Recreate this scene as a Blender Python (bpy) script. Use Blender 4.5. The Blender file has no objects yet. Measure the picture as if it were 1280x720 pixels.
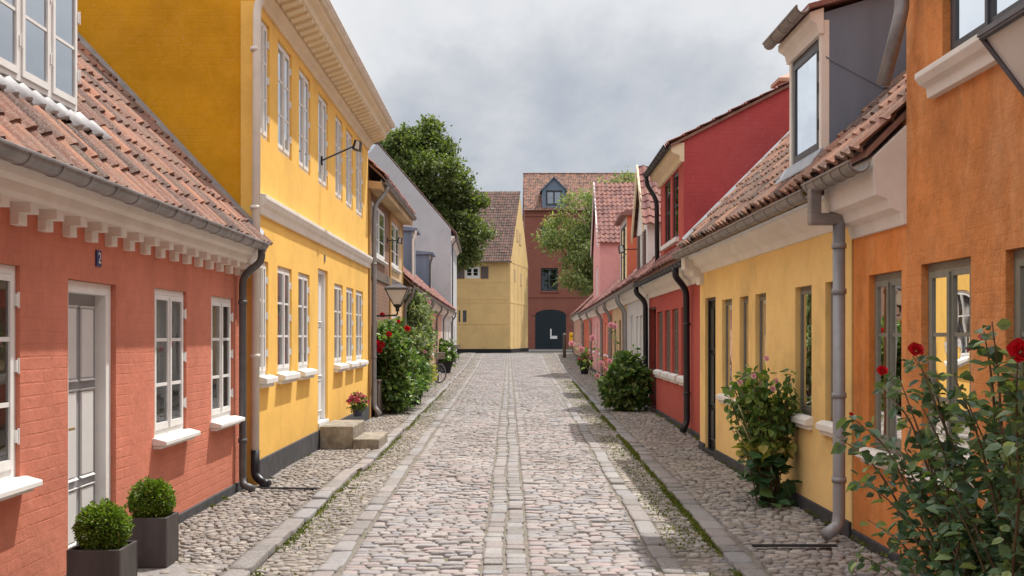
import bpy, math, random
import numpy as np
from mathutils import Vector
random.seed(7); RNG = np.random.default_rng(7)
scene = bpy.context.scene
COL = scene.collection
UC, VC, FOC, EYE = 633.0, 421.0, 1400.0, 1.6      # survey constants of the photograph (pixels, eye height)
R = math.radians

def ground_z(y):
    t = min(1, max(0, (y - 50) / 40.0))
    return 0.37 * t * t * (3 - 2 * t)

# ------------------------------------------------------------------ materials
def new_mat(name):
    m = bpy.data.materials.new(name); m.use_nodes = True
    nt = m.node_tree; nt.nodes.clear()
    out = nt.nodes.new('ShaderNodeOutputMaterial')
    b = nt.nodes.new('ShaderNodeBsdfPrincipled')
    nt.links.new(b.outputs[0], out.inputs[0])
    return m, nt, b, out
def nd(nt, typ, **kw):
    n = nt.nodes.new(typ)
    for k, v in kw.items():
        if hasattr(n, k): setattr(n, k, v)
    return n
def setin(n, **kw):
    for k, v in kw.items(): n.inputs[k.replace('_', ' ')].default_value = v
def rgba(c): return (c[0], c[1], c[2], 1)
def mixc(nt, fac, a, b, blend='MIX'):
    m = nt.nodes.new('ShaderNodeMix'); m.data_type = 'RGBA'; m.blend_type = blend
    for sock, v in ((m.inputs[0], fac), (m.inputs[6], a), (m.inputs[7], b)):
        if hasattr(v, 'links'): nt.links.new(v, sock)
        elif isinstance(v, (tuple, list)): sock.default_value = rgba(v)
        else: sock.default_value = v
    return m.outputs[2]
def math_(nt, op, a, b=0.0, clamp=False):
    m = nt.nodes.new('ShaderNodeMath'); m.operation = op; m.use_clamp = clamp
    for i, v in enumerate((a, b)):
        if hasattr(v, 'links'): nt.links.new(v, m.inputs[i])
        else: m.inputs[i].default_value = v
    return m.outputs[0]
def geo_pos(nt): return nt.nodes.new('ShaderNodeNewGeometry').outputs['Position']
def mapping(nt, vec, scale=(1, 1, 1), loc=(0, 0, 0)):
    m = nt.nodes.new('ShaderNodeMapping'); nt.links.new(vec, m.inputs[0])
    m.inputs['Scale'].default_value = scale; m.inputs['Location'].default_value = loc
    return m.outputs[0]
def noise(nt, vec, scale, detail=4, rough=0.55):
    n = nt.nodes.new('ShaderNodeTexNoise'); nt.links.new(vec, n.inputs['Vector'])
    setin(n, Scale=scale, Detail=detail, Roughness=rough)
    return n.outputs['Fac']
def ramp(nt, fac, stops, interp='LINEAR'):
    r = nt.nodes.new('ShaderNodeValToRGB'); nt.links.new(fac, r.inputs[0])
    cr = r.color_ramp; cr.interpolation = interp
    while len(cr.elements) < len(stops): cr.elements.new(0.5)
    for e, (p, c) in zip(cr.elements, stops): e.position = p; e.color = rgba(c)
    return r.outputs[0]
def bump(nt, h, strength, dist, prev=None):
    b = nt.nodes.new('ShaderNodeBump'); nt.links.new(h, b.inputs['Height'])
    b.inputs['Strength'].default_value = strength; b.inputs['Distance'].default_value = dist
    if prev is not None: nt.links.new(prev, b.inputs['Normal'])
    return b.outputs[0]
def sepxyz(nt, v):
    s = nt.nodes.new('ShaderNodeSeparateXYZ'); nt.links.new(v, s.inputs[0]); return s.outputs
def comb(nt, x, y, z=0.0):
    c = nt.nodes.new('ShaderNodeCombineXYZ')
    for i, v in enumerate((x, y, z)):
        if hasattr(v, 'links'): nt.links.new(v, c.inputs[i])
        else: c.inputs[i].default_value = v
    return c.outputs[0]

def plaster(name, col, brick=0.5, rough_amt=0.4, streak=0.15, patch=0.12, stain=(0.35, 0.28, 0.2), worn=None, coarse=0.0):
    """limewashed / painted masonry: relief of the bricks beneath, blotches, rain streaks, dirty foot"""
    m, nt, b, out = new_mat(name)
    p = geo_pos(nt); s = sepxyz(nt, p)
    al = math_(nt, 'ADD', s[0], s[1])
    wall = comb(nt, al, s[2])
    wob = noise(nt, p, 3.0, 2)
    wallw = comb(nt, al, math_(nt, 'ADD', s[2], math_(nt, 'MULTIPLY', wob, 0.018)))
    bt = nd(nt, 'ShaderNodeTexBrick'); nt.links.new(wallw, bt.inputs['Vector'])
    setin(bt, Scale=1.0); bt.inputs['Brick Width'].default_value = 0.235; bt.inputs['Row Height'].default_value = 0.0745
    bt.inputs['Mortar Size'].default_value = 0.007; bt.inputs['Mortar Smooth'].default_value = 0.6
    bt.inputs['Color1'].default_value = (1, 1, 1, 1); bt.inputs['Color2'].default_value = (.82, .82, .82, 1); bt.inputs['Mortar'].default_value = (0.2, .2, .2, 1)
    big = noise(nt, p, 0.9, 4, 0.6); mid = noise(nt, p, 6.0, 5, 0.65); fine = noise(nt, p, 60.0, 4, 0.7)
    strk = noise(nt, mapping(nt, comb(nt, math_(nt, 'ADD', al, math_(nt, 'MULTIPLY', wob, 0.25)), s[2]), (3.4, 0.55, 1)), 1.0, 6, 0.68)
    dark = tuple(c * (1 - patch * 2.2) for c in col); light = tuple(min(1, c * (1 + patch)) for c in col)
    c = ramp(nt, big, [(0.3, dark), (0.5, col), (0.72, light)])
    c = mixc(nt, math_(nt, 'MULTIPLY', math_(nt, 'SUBTRACT', mid, 0.45, True), 1.6 * patch * 2), c, tuple(x * 0.72 for x in col))
    if worn:
        w = ramp(nt, strk, [(0.48, (0, 0, 0)), (0.62, (1, 1, 1))])
        c = mixc(nt, math_(nt, 'MULTIPLY', w, 0.5), c, worn)
        w2 = ramp(nt, mid, [(0.5, (0, 0, 0)), (0.66, (1, 1, 1))])
        c = mixc(nt, math_(nt, 'MULTIPLY', w2, 0.35), c, tuple(x * 0.6 for x in col))
    sfac = ramp(nt, strk, [(0.5, (0, 0, 0)), (0.75, (1, 1, 1))])
    c = mixc(nt, math_(nt, 'MULTIPLY', sfac, streak), c, stain)
    wv = math_(nt, 'MULTIPLY', noise(nt, p, 1.4, 4, 0.6), 0.9)
    brush = noise(nt, mapping(nt, comb(nt, math_(nt, 'ADD', al, wv), math_(nt, 'ADD', s[2], wv)), (7.5, 4.0, 1)), 1.0, 7, 0.72)
    c = mixc(nt, math_(nt, 'MULTIPLY', ramp(nt, brush, [(0.46, (0, 0, 0)), (0.66, (1, 1, 1))]), 0.22 if worn else 0.13), c, tuple(min(1, x * 1.25 + .06) for x in col))
    c = mixc(nt, math_(nt, 'MULTIPLY', ramp(nt, brush, [(0.34, (1, 1, 1)), (0.48, (0, 0, 0))]), 0.35 if worn else 0.18), c, tuple(x * .66 for x in col))
    pt = ramp(nt, noise(nt, p, 0.55, 7, 0.72), [(0.50, (0, 0, 0)), (0.56, (1, 1, 1))])
    c = mixc(nt, math_(nt, 'MULTIPLY', pt, 0.16), c, tuple(min(1, x * .82 + .05) for x in col))
    # splash-dirtied foot of the wall
    foot = math_(nt, 'SUBTRACT', 1.0, math_(nt, 'MULTIPLY', math_(nt, 'ADD', s[2], math_(nt, 'MULTIPLY', mid, -0.5)), 1.7), True)
    c = mixc(nt, math_(nt, 'MULTIPLY', foot, 0.35), c, stain)
    c = mixc(nt, 0.10 * brick, c, bt.outputs['Color'], 'MULTIPLY')
    # lighter rubbed spots
    spots = ramp(nt, noise(nt, p, 26.0, 3, 0.6), [(0.62, (0, 0, 0)), (0.74, (1, 1, 1))])
    c = mixc(nt, math_(nt, 'MULTIPLY', spots, 0.12), c, (0.8, 0.72, 0.6))
    nt.links.new(c, b.inputs['Base Color'])
    b.inputs['Roughness'].default_value = 0.88; b.inputs['Specular IOR Level'].default_value = 0.25
    bm = ramp(nt, noise(nt, p, 1.6, 5, 0.7), [(0.40, (.12, .12, .12)), (0.62, (1, 1, 1))])
    n1 = bump(nt, mixc(nt, bm, (0.9, .9, .9), bt.outputs['Color']), brick, 0.007)
    n2 = bump(nt, mid, rough_amt, 0.012, n1)
    n3 = bump(nt, fine, rough_amt * 0.7, 0.003, n2)
    if coarse:
        n3 = bump(nt, noise(nt, p, 18.0, 6, 0.75), coarse, 0.03, n3)
    nt.links.new(n3, b.inputs['Normal'])
    return m

def simple(name, col, rough=0.6, metal=0.0, var=0.15, nscale=8.0, bmp=0.1, spec=0.4, dirt=None, stretch=(1, 1, 1)):
    m, nt, b, out = new_mat(name)
    p = mapping(nt, geo_pos(nt), stretch)
    n = noise(nt, p, nscale, 5, 0.6)
    c = ramp(nt, n, [(0.3, tuple(x * (1 - var) for x in col)), (0.7, tuple(min(1, x * (1 + var)) for x in col))])
    if dirt:
        d = ramp(nt, noise(nt, p, nscale * 0.35, 6, 0.7), [(0.52, (0, 0, 0)), (0.7, (1, 1, 1))])
        c = mixc(nt, math_(nt, 'MULTIPLY', d, 0.4), c, dirt)
    nt.links.new(c, b.inputs['Base Color'])
    b.inputs['Roughness'].default_value = rough; b.inputs['Metallic'].default_value = metal
    b.inputs['Specular IOR Level'].default_value = spec
    if bmp: nt.links.new(bump(nt, noise(nt, p, nscale * 6, 4, 0.6), bmp, 0.004), b.inputs['Normal'])
    return m

def islands(name, stops, rough=0.85, bmp=0.3, nscale=20, speck=0.25, lichen=None, moss=None, spec=0.3):
    """every loose piece of the mesh (stone, tile, leaf) gets its own tint"""
    m, nt, b, out = new_mat(name)
    g = nt.nodes.new('ShaderNodeNewGeometry')
    c = ramp(nt, g.outputs['Random Per Island'], stops)
    p = g.outputs['Position']
    n = noise(nt, p, nscale, 5, 0.65)
    c = mixc(nt, math_(nt, 'MULTIPLY', n, speck * 2, True), c, mixc(nt, 1.0, c, (0.45, 0.43, 0.42), 'MULTIPLY'))
    n2 = noise(nt, p, nscale * 5, 3, 0.6)
    c = mixc(nt, math_(nt, 'MULTIPLY', math_(nt, 'SUBTRACT', n2, 0.5, True), 1.5), c, (0.6, 0.57, 0.54))
    if name in ('granite_setts', 'granite_slabs', 'field_cobbles'):
        w_ = ramp(nt, noise(nt, mapping(nt, p, (1.0, .35, 1)), 1.1, 5, 0.65), [(0.40, (0, 0, 0)), (0.62, (1, 1, 1))])
        c = mixc(nt, math_(nt, 'MULTIPLY', w_, 0.45), c, mixc(nt, 1.0, c, (0.62, 0.60, 0.58), 'MULTIPLY'))
    if lichen:
        l = ramp(nt, noise(nt, p, 2.6, 6, 0.7), [(0.5, (0, 0, 0)), (0.66, (1, 1, 1))])
        c = mixc(nt, math_(nt, 'MULTIPLY', l, 0.6), c, lichen)
    nt.links.new(c, b.inputs['Base Color']); b.inputs['Roughness'].default_value = rough
    b.inputs['Specular IOR Level'].default_value = spec
    if bmp: nt.links.new(bump(nt, n, bmp, 0.01), b.inputs['Normal'])
    return m

def leaf_mat(name, stops, rough=0.5, trans=0.3, tint=(1.5, 1.7, 0.6)):
    m, nt, b, out = new_mat(name)
    g = nt.nodes.new('ShaderNodeNewGeometry')
    c = ramp(nt, g.outputs['Random Per Island'], stops)
    n = noise(nt, g.outputs['Position'], 1.3, 3, 0.6)
    c = mixc(nt, math_(nt, 'MULTIPLY', math_(nt, 'SUBTRACT', n, 0.42, True), 2.2), c, mixc(nt, 1.0, c, (0.55, 0.6, 0.5), 'MULTIPLY'))
    nt.links.new(c, b.inputs['Base Color']); b.inputs['Roughness'].default_value = rough
    b.inputs['Specular IOR Level'].default_value = 0.45
    t = nd(nt, 'ShaderNodeBsdfTranslucent'); nt.links.new(mixc(nt, 1.0, c, tint, 'MULTIPLY'), t.inputs[0])
    mx = nd(nt, 'ShaderNodeMixShader'); mx.inputs[0].default_value = trans
    nt.links.new(b.outputs[0], mx.inputs[1]); nt.links.new(t.outputs[0], mx.inputs[2]); nt.links.new(mx.outputs[0], out.inputs[0])
    return m

def glass_mat(name, boost=0.1, tint=(0.9, 0.95, 1.0), wave=.06):
    m, nt, b, out = new_mat(name); nt.nodes.remove(b)
    f = nd(nt, 'ShaderNodeFresnel'); f.inputs[0].default_value = 1.6
    fac = math_(nt, 'ADD', f.outputs[0], boost, True)
    gl = nd(nt, 'ShaderNodeBsdfGlossy'); gl.inputs['Roughness'].default_value = 0.015; gl.inputs[0].default_value = rgba(tint)
    nt.links.new(bump(nt, noise(nt, geo_pos(nt), 2.6, 1), wave, 0.03), gl.inputs['Normal'])
    tr = nd(nt, 'ShaderNodeBsdfTransparent'); tr.inputs[0].default_value = (0.78, 0.82, 0.82, 1)
    mx = nd(nt, 'ShaderNodeMixShader'); nt.links.new(fac, mx.inputs[0])
    nt.links.new(tr.outputs[0], mx.inputs[1]); nt.links.new(gl.outputs[0], mx.inputs[2]); nt.links.new(mx.outputs[0], out.inputs[0])
    return m

def brick_mat(name, c1, c2, mortar):
    m, nt, b, out = new_mat(name)
    p = geo_pos(nt); s = sepxyz(nt, p)
    bt = nd(nt, 'ShaderNodeTexBrick'); nt.links.new(comb(nt, math_(nt, 'ADD', s[0], s[1]), s[2]), bt.inputs['Vector'])
    setin(bt, Scale=1.0); bt.inputs['Brick Width'].default_value = 0.24; bt.inputs['Row Height'].default_value = 0.08
    bt.inputs['Mortar Size'].default_value = 0.008
    bt.inputs['Color1'].default_value = rgba(c1); bt.inputs['Color2'].default_value = rgba(c2); bt.inputs['Mortar'].default_value = rgba(mortar)
    n = noise(nt, p, 0.8, 5, 0.65)
    c = mixc(nt, math_(nt, 'MULTIPLY', n, 0.75), bt.outputs['Color'], tuple(x * 0.55 for x in c1))
    nt.links.new(c, b.inputs['Base Color']); b.inputs['Roughness'].default_value = 0.9
    nt.links.new(bump(nt, bt.outputs['Fac'], -0.4, 0.006), b.inputs['Normal'])
    return m

M = {}
M['salmon'] = plaster('painted_salmon_brick', (0.64, 0.22, 0.145), brick=0.42, rough_amt=0.85, streak=0.18, patch=0.11, stain=(0.42, 0.16, 0.1))
M['yellow'] = plaster('golden_limewash', (0.92, 0.555, 0.135), brick=0.10, rough_amt=0.35, streak=0.10, patch=0.08, stain=(0.6, 0.36, 0.1))
M['shaded_gable'] = plaster('shaded_golden_limewash', (0.72, 0.34, 0.012), brick=0.25, rough_amt=0.55, streak=0.06, patch=0.10, stain=(0.5, 0.26, 0.03))  # darker copy of the golden limewash, the gable's shade put into its colour
M['cream_yellow'] = plaster('pale_yellow_limewash', (0.93, 0.62, 0.235), brick=0.12, rough_amt=0.5, streak=0.16, patch=0.12, stain=(0.85, 0.62, 0.33))
M['orange'] = plaster('worn_orange_limewash', (0.82, 0.28, 0.065), brick=0.15, rough_amt=0.7, streak=0.12, patch=0.16, stain=(0.45, 0.17, 0.06), worn=(0.88, 0.45, 0.19), coarse=0.3)
M['orange_rough'] = plaster('rough_orange_limewash', (0.78, 0.29, 0.085), brick=0.36, rough_amt=1.0, streak=0.2, patch=0.18, stain=(0.5, 0.2, 0.08), worn=(0.88, 0.47, 0.22), coarse=0.8)
M['red'] = plaster('red_painted_brick', (0.50, 0.095, 0.075), brick=0.25, rough_amt=0.3, streak=0.06, patch=0.08, stain=(0.36, 0.1, 0.07))
M['deep_red'] = plaster('deep_red_painted_brick', (0.44, 0.075, 0.08), brick=0.55, rough_amt=0.3, streak=0.05, patch=0.07, stain=(0.3, 0.06, 0.05))
M['pink'] = plaster('pale_pink_plaster', (0.74, 0.36, 0.34), brick=0.1, rough_amt=0.3, streak=0.08, patch=0.06, stain=(0.5, 0.3, 0.28))
M['terracotta'] = plaster('terracotta_plaster', (0.62, 0.16, 0.09), brick=0.2, streak=0.1, stain=(0.4, 0.15, 0.1))
M['rosy'] = plaster('rosy_plaster', (0.62, 0.36, 0.27), brick=0.2, streak=0.1, stain=(0.4, 0.25, 0.2))
M['tan'] = plaster('tan_plaster', (0.60, 0.42, 0.24), brick=0.2, streak=0.15, stain=(0.4, 0.3, 0.2))
M['offwhite'] = plaster('off_white_plaster', (0.62, 0.60, 0.58), brick=0.15, streak=0.15, patch=0.05, stain=(0.45, 0.42, 0.4))
M['greywhite'] = plaster('grey_white_gable_plaster', (0.50, 0.51, 0.53), brick=0.15, streak=0.12, patch=0.05, stain=(0.4, 0.39, 0.38))
M['straw'] = plaster('straw_yellow_limewash', (0.76, 0.53, 0.24), brick=0.05, rough_amt=0.3, streak=0.06, patch=0.05, stain=(0.55, 0.42, 0.24))
M['brown_wall'] = brick_mat('old_brown_brick', (0.30, 0.15, 0.09), (0.24, 0.12, 0.08), (0.3, 0.23, 0.17))
M['red_brick'] = brick_mat('warehouse_brick', (0.36, 0.105, 0.07), (0.27, 0.08, 0.06), (0.30, 0.2, 0.155))
M['plinth'] = simple('tarred_plinth', (0.055, 0.057, 0.065), 0.8, var=0.3, bmp=0.4, dirt=(0.14, 0.12, 0.11))
M['black_plinth'] = simple('black_tar', (0.012, 0.012, 0.014), 0.7, var=0.3)
M['under'] = simple('mortared_roof_verge', (0.24, 0.13, 0.10), 0.9, var=0.25, nscale=6, bmp=0.5)
M['white'] = simple('white_paint', (0.80, 0.80, 0.79), 0.5, var=0.05, nscale=5, dirt=(0.62, 0.60, 0.56))
M['cornice'] = simple('cream_white_cornice_paint', (0.80, 0.76, 0.70), 0.7, var=0.06, nscale=4, dirt=(0.60, 0.53, 0.45), bmp=0.25)
M['cream_cornice'] = simple('creamy_cornice_paint', (0.80, 0.68, 0.48), 0.7, var=0.06, nscale=3, dirt=(0.6, 0.45, 0.28), bmp=0.25)
M['greige'] = simple('grey_brown_window_paint', (0.17, 0.155, 0.13), 0.5, var=0.15)
M['sage'] = simple('grey_green_window_paint', (0.20, 0.20, 0.165), 0.45, var=0.15, dirt=(0.3, 0.28, 0.24))
M['dark_frame'] = simple('dark_grey_window_paint', (0.06, 0.065, 0.075), 0.4, var=0.15)
M['door_grey'] = simple('grey_door_paint', (0.30, 0.31, 0.33), 0.45, var=0.05)
M['door_white'] = simple('off_white_door_panel_paint', (0.66, 0.66, 0.66), 0.45, var=0.04)
M['black_door'] = simple('black_door_paint', (0.016, 0.018, 0.02), 0.4, var=0.2)
M['oxblood'] = simple('oxblood_door_paint', (0.06, 0.012, 0.014), 0.4, var=0.2)
M['red_paint'] = simple('red_window_paint', (0.42, 0.06, 0.04), 0.5, var=0.1)
M['brown_shutter'] = simple('brown_shutter_paint', (0.15, 0.09, 0.075), 0.6, var=0.15)
M['mauve_shutter'] = simple('greyed_mauve_shutter_paint', (0.13, 0.10, 0.095), 0.7, var=0.15)
M['zinc'] = simple('weathered_zinc', (0.30, 0.30, 0.31), 0.48, metal=0.55, var=0.25, nscale=6, dirt=(0.16, 0.15, 0.14))
M['zinc_brown'] = simple('brownish_weathered_zinc', (0.26, 0.235, 0.22), 0.5, metal=0.35, var=0.25, nscale=6, dirt=(0.15, 0.13, 0.12))
M['grey_pipe'] = simple('grey_painted_pipe', (0.31, 0.31, 0.32), 0.45, metal=0.2, var=0.12, nscale=6, dirt=(0.22, 0.2, 0.2))
M['dark_pipe'] = simple('dark_grey_painted_pipe', (0.12, 0.12, 0.125), 0.45, metal=0.2, var=0.2, nscale=6)
M['white_pipe'] = simple('cream_painted_pipe', (0.78, 0.73, 0.66), 0.5, var=0.06, nscale=6)
M['black_pipe'] = simple('black_painted_pipe', (0.018, 0.02, 0.028), 0.35, var=0.25)
M['iron'] = simple('black_iron', (0.02, 0.02, 0.024), 0.5, var=0.2, metal=0.3)
M['slate'] = simple('slate_grey_dormer_cladding', (0.16, 0.21, 0.285), 0.6, metal=0.0, var=0.12, nscale=5, stretch=(1, 1, 0.15), dirt=(0.16, 0.165, 0.18))
M['lead'] = simple('lead_flashing', (0.30, 0.31, 0.34), 0.55, metal=0.3, var=0.2, nscale=8, bmp=0.6)
M['white_lead'] = simple('whitened_lead_flashing', (0.45, 0.45, 0.47), 0.6, metal=0.1, var=0.15, nscale=9, bmp=0.6)
M['tile'] = islands('clay_pantile', [(0, (0.10, 0.06, 0.05)), (0.25, (0.19, 0.10, 0.08)), (0.55, (0.27, 0.135, 0.10)), (0.8, (0.36, 0.175, 0.12)), (0.93, (0.45, 0.20, 0.12)), (1, (0.14, 0.10, 0.08))], lichen=(0.20, 0.15, 0.12), nscale=14, speck=0.3)
M['tile_orange'] = islands('weathered_orange_pantile', [(0, (0.09, 0.06, 0.05)), (0.25, (0.20, 0.11, 0.08)), (0.6, (0.32, 0.15, 0.10)), (0.85, (0.44, 0.22, 0.145)), (1, (0.15, 0.11, 0.09))], lichen=(0.24, 0.19, 0.15), nscale=14, speck=0.3)
M['tile_brown'] = islands('brown_pantile', [(0, (0.10, 0.06, 0.055)), (0.4, (0.17, 0.095, 0.08)), (0.75, (0.24, 0.125, 0.10)), (1, (0.14, 0.10, 0.085))], lichen=(0.15, 0.13, 0.11), nscale=14)
M['tile_red'] = islands('red_brown_pantile', [(0, (0.17, 0.07, 0.065)), (0.4, (0.27, 0.115, 0.10)), (0.75, (0.34, 0.15, 0.12)), (1, (0.2, 0.10, 0.09))], nscale=14)
M['stone_road'] = islands('granite_setts', [(0, (0.24, 0.225, 0.225)), (0.2, (0.32, 0.295, 0.29)), (0.4, (0.365, 0.325, 0.315)), (0.55, (0.30, 0.30, 0.325)), (0.7, (0.375, 0.345, 0.34)), (0.88, (0.375, 0.30, 0.295)), (1, (0.42, 0.40, 0.39))], nscale=9, speck=0.22, rough=0.8, bmp=0.6)
M['stone_slab'] = islands('granite_slabs', [(0, (0.215, 0.205, 0.20)), (0.35, (0.28, 0.26, 0.255)), (0.65, (0.315, 0.28, 0.275)), (0.8, (0.28, 0.28, 0.295)), (1, (0.35, 0.335, 0.33))], nscale=9, speck=0.2, rough=0.8, bmp=0.6)
M['stone_cobble'] = islands('field_cobbles', [(0, (0.19, 0.17, 0.155)), (0.25, (0.31, 0.275, 0.245)), (0.45, (0.37, 0.325, 0.29)), (0.6, (0.28, 0.27, 0.275)), (0.8, (0.41, 0.36, 0.32)), (1, (0.46, 0.43, 0.40))], nscale=12, speck=0.28, rough=0.85, bmp=0.5)
M['curtain'] = simple('white_curtain', (0.66, 0.65, 0.63), 0.9, var=0.22, nscale=14, stretch=(1, 1, 0.05), bmp=0)
M['lantern_glass'] = simple('milky_lantern_glass', (0.62, 0.60, 0.57), 0.25, var=0.06, nscale=5, bmp=0)
M['lantern_frame'] = simple('dark_copper_lantern_frame', (0.10, 0.09, 0.095), 0.5, metal=0.4, var=0.2)
M['room'] = simple('dark_room', (0.022, 0.02, 0.02), 0.9, var=0.2, bmp=0)
M['glass'] = glass_mat('window_glass', 0.07)
M['glass_sky'] = glass_mat('window_glass_bright', 0.42)
M['glass_street'] = glass_mat('window_glass_reflecting_street', 0.10, (.9, .9, .88), .10)
M['planter'] = simple('slate_grey_zinc_planter', (0.078, 0.07, 0.07), 0.55, metal=0.25, var=0.3, nscale=7, dirt=(0.19, 0.175, 0.165), stretch=(1, 1, 0.4))
M['soil'] = simple('dark_soil', (0.03, 0.022, 0.016), 1.0, var=0.4, nscale=40, bmp=0.8)
M['sandstone'] = simple('weathered_sandstone', (0.27, 0.235, 0.19), 0.9, var=0.45, nscale=9, bmp=1.0, dirt=(0.10, 0.09, 0.075))
M['bark'] = simple('bark', (0.10, 0.08, 0.06), 0.95, var=0.35, nscale=12, bmp=0.8, stretch=(1, 1, 0.3))
M['cane'] = simple('brown_green_cane', (0.13, 0.085, 0.045), 0.7, var=0.3, nscale=15)
M['green_stem'] = simple('green_stem', (0.14, 0.18, 0.06), 0.6, var=0.3, nscale=15)
M['dry_stem'] = simple('dry_straw_stem', (0.42, 0.33, 0.17), 0.8, var=0.2, nscale=15)
M['box_leaf'] = leaf_mat('boxwood_leaves', [(0, (0.06, 0.11, 0.012)), (0.5, (0.13, 0.22, 0.022)), (0.9, (0.26, 0.36, 0.05)), (1, (0.34, 0.30, 0.08))], 0.45)
M['rose_leaf'] = leaf_mat('dark_rose_leaves', [(0, (0.055, 0.11, 0.07)), (0.4, (0.11, 0.19, 0.11)), (0.8, (0.21, 0.30, 0.17)), (1, (0.36, 0.46, 0.15))], 0.28, 0.25)
M['bush_leaf'] = leaf_mat('fresh_shrub_leaves', [(0, (0.05, 0.10, 0.03)), (0.5, (0.12, 0.21, 0.06)), (0.85, (0.24, 0.34, 0.10)), (1, (0.45, 0.48, 0.28))], 0.4)
M['grey_bush_leaf'] = leaf_mat('greyish_shrub_leaves', [(0, (0.08, 0.12, 0.06)), (0.5, (0.18, 0.23, 0.11)), (1, (0.40, 0.42, 0.26))], 0.6)
M['vine_leaf'] = leaf_mat('vine_leaves', [(0, (0.06, 0.12, 0.035)), (0.5, (0.14, 0.23, 0.055)), (1, (0.30, 0.36, 0.09))], 0.5)
M['yellow_leaf'] = leaf_mat('yellowing_leaves', [(0, (0.22, 0.27, 0.05)), (0.6, (0.48, 0.46, 0.09)), (1, (0.52, 0.36, 0.14))], 0.6)
M['big_leaf'] = leaf_mat('broad_hollyhock_leaves', [(0, (0.035, 0.09, 0.045)), (0.6, (0.075, 0.16, 0.07)), (0.93, (0.13, 0.22, 0.08)), (1, (0.38, 0.16, 0.05))], 0.4, 0.15)
M['tree_leaf'] = leaf_mat('linden_leaves', [(0, (0.06, 0.085, 0.028)), (0.5, (0.125, 0.165, 0.05)), (1, (0.25, 0.28, 0.09))], 0.5)
M['willow_leaf'] = leaf_mat('silvery_willow_leaves', [(0, (0.12, 0.17, 0.07)), (0.5, (0.24, 0.29, 0.12)), (1, (0.42, 0.44, 0.2))], 0.6)
M['moss'] = leaf_mat('moss_and_grass', [(0, (0.06, 0.085, 0.012)), (0.6, (0.13, 0.16, 0.02)), (1, (0.26, 0.26, 0.06))], 0.9, 0.2)
M['red_petal'] = leaf_mat('red_rose_petals', [(0, (0.50, 0.004, 0.012)), (1, (0.78, 0.015, 0.03))], 0.5, 0.3, (1, 1, 1))
M['pink_petal'] = leaf_mat('pink_petals', [(0, (0.82, 0.34, 0.42)), (1, (0.92, 0.60, 0.64))], 0.6, 0.3, (1, 1, 1))
M['hot_petal'] = leaf_mat('deep_pink_petals', [(0, (0.50, 0.03, 0.10)), (0.6, (0.72, 0.11, 0.2)), (1, (0.88, 0.45, 0.5))], 0.6, 0.2, (1, 1, 1))
M['enamel_blue'] = simple('blue_enamel', (0.02, 0.04, 0.16), 0.25, var=0.05, bmp=0)
M['enamel_white'] = simple('white_enamel', (0.8, 0.8, 0.8), 0.3, var=0.03, bmp=0)
M['brass'] = simple('brass', (0.45, 0.33, 0.12), 0.35, metal=0.9, var=0.1)
M['gate'] = simple('dark_blue_gate_paint', (0.013, 0.026, 0.036), 0.5, var=0.15)
M['mail_yellow'] = simple('yellow_post_box_paint', (0.75, 0.42, 0.02), 0.5, var=0.05)
M['plastic_blue'] = simple('blue_pot_glaze', (0.03, 0.04, 0.09), 0.3, var=0.1)
M['wood_plank'] = simple('weathered_brown_wood', (0.15, 0.12, 0.10), 0.8, var=0.3, nscale=10, stretch=(6, 6, 0.4))
M['ochre_timber'] = simple('ochre_painted_timber', (0.42, 0.24, 0.07), 0.8, var=0.25, nscale=8, stretch=(3, 3, 0.3))
M['rubber'] = simple('black_rubber', (0.02, 0.02, 0.02), 0.7, var=0.1)
M['chrome'] = simple('steel_rim', (0.5, 0.5, 0.52), 0.3, metal=0.9, var=0.05)
M['asphalt'] = simple('asphalt', (0.05, 0.048, 0.047), 0.9, var=0.3, nscale=6, bmp=0.5)

def ground_mat():
    m, nt, b, out = new_mat('sandy_joint_fill')
    p = geo_pos(nt)
    c = ramp(nt, noise(nt, p, 7, 6, 0.7), [(0.3, (0.13, 0.112, 0.098)), (0.7, (0.25, 0.22, 0.19))])
    g = ramp(nt, noise(nt, p, 1.7, 5, 0.7), [(0.52, (0, 0, 0)), (0.64, (1, 1, 1))])
    c = mixc(nt, math_(nt, 'MULTIPLY', g, 0.45), c, (0.10, 0.115, 0.035))
    nt.links.new(c, b.inputs['Base Color']); b.inputs['Roughness'].default_value = 1
    nt.links.new(bump(nt, noise(nt, p, 60, 5, 0.7), 0.8, 0.01), b.inputs['Normal'])
    return m
M['ground'] = ground_mat()

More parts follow.
